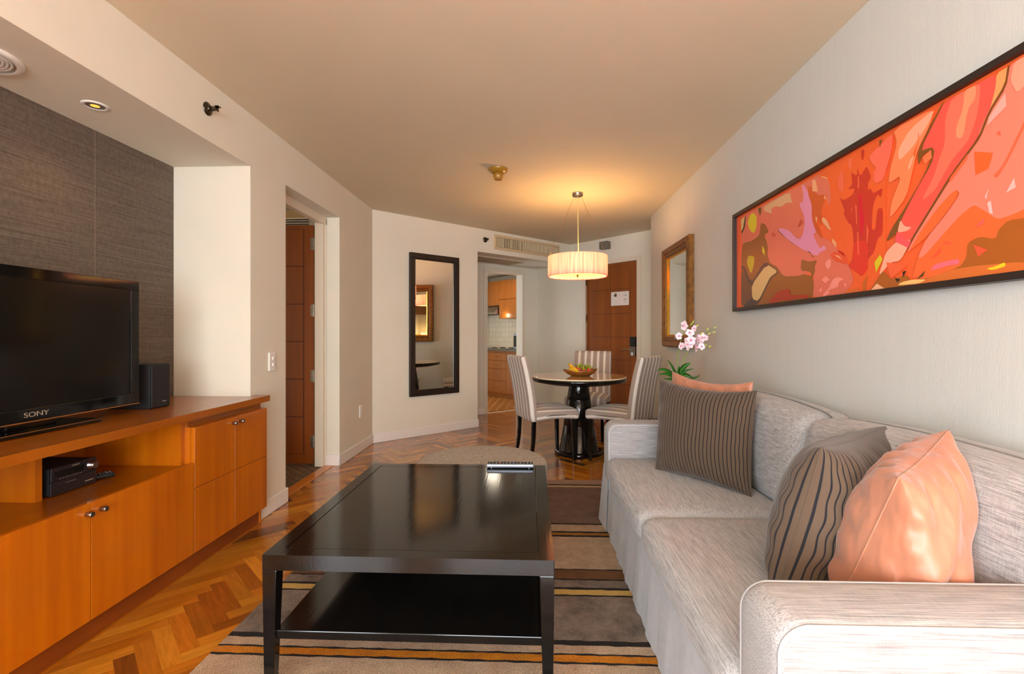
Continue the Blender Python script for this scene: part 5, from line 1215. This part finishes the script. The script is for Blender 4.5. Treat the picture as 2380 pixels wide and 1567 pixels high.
z3 = us(1145, 731)[1]; t = thing('extractor_hood', 'stainless extractor hood below the short kitchen cabinet', 'extractor', (PU[0], PU[1], z3), PU[2])
b = MB(); hx0, hx1 = xa + 0.01, ux0 - 0.02; hh = z2 - z3 - 0.002
b.add([(hx0, 0.32, 0), (hx1, 0.32, 0), (hx1, -0.10, 0), (hx0, -0.10, 0), (hx0, 0.32, hh), (hx1, 0.32, hh), (hx1, 0.02, hh), (hx0, 0.02, hh), (hx0, -0.10, 0.03), (hx1, -0.10, 0.03)], [(0, 1, 2, 3), (7, 6, 5, 4), (3, 2, 9, 8), (8, 9, 6, 7), (1, 5, 6, 9, 2), (0, 3, 8, 7, 4), (0, 4, 5, 1)], M_steel); obj('canopy', b, t, local=True)
b = MB().box(hx0 + 0.05, hx1 - 0.05, -0.08, 0.25, -0.004, 0, M_rubber); obj('filter', b, t, local=True)
mx0 = us(1192, 795)[0]
t = thing('microwave', 'silver grey microwave at the right end of the kitchen worktop', 'microwave', (PC[0], PC[1], zt2), PC[2])
mm0 = sx(1191); mh = atp(1200, 774, PC)[1] - zt2 
b = MB().box(mm0, min(mm0 + 0.46, xb - 0.01), 0.02, 0.38, 0.02, mh, M_silver); b.box(mm0 + 0.03, mm0 + 0.06, 0.05, 0.3, 0, 0.02, M_rubber); b.box(xb - 0.06, xb - 0.03, 0.05, 0.3, 0, 0.02, M_rubber); obj('case', b, t, local=True, bevel=0.01)
b = MB().box(mm0 + 0.015, xb - 0.03, 0.012, 0.02, 0.05, mh - 0.05, M_blackg); obj('door', b, t, local=True, bevel=0.003)
# tiled kitchen wall, floor and ceiling
Mt = tiles('white_wall_tile', (238, 224, 204), (206, 190, 168), 0.10, 0.10)
b = MB().box(xa, xb, 0.602, 0.68, 0, 2.3, Mt); b.xf(MC); struct('wall_kitchen_back', b)
b = MB().box(xa - 0.08, xa, -1.6, 0.68, 0, 2.3, M_wall); b.xf(MC); struct('wall_kitchen_left', b)
Mf = tiles('brown_floor_tile', (176, 110, 44), (226, 196, 150), 0.12, 0.12, 0.2)
b = MB().box(kl - 0.4, kc + 1.3, 0.13, 3.0, -0.01, 0.004, Mf); b.xf(MK)
# rotate tile pattern by 45 degrees relative to the doorway
b.uv = [[((u + v) * 0.7071, (u - v) * 0.7071) for u, v in q] if q else None for q in b.uv]
struct('floor_kitchen', b)
b = MB().box(kl - 0.8, kc + 1.4, 0.13, 3.4, 2.3, 2.34, M_ceil); b.xf(MK); struct('ceiling_kitchen', b)
p = MC @ Vector((0.35, -0.35, 2.24)); light('kitchen_lamp', 'AREA', p, 3.2, (1, 0.86, 0.66), 0.5)
p = MC @ Vector((0.2, 0.2, z3 - 0.03)); light('hood_lamp', 'POINT', p, 0.3, (1, 0.86, 0.66), 0.04)
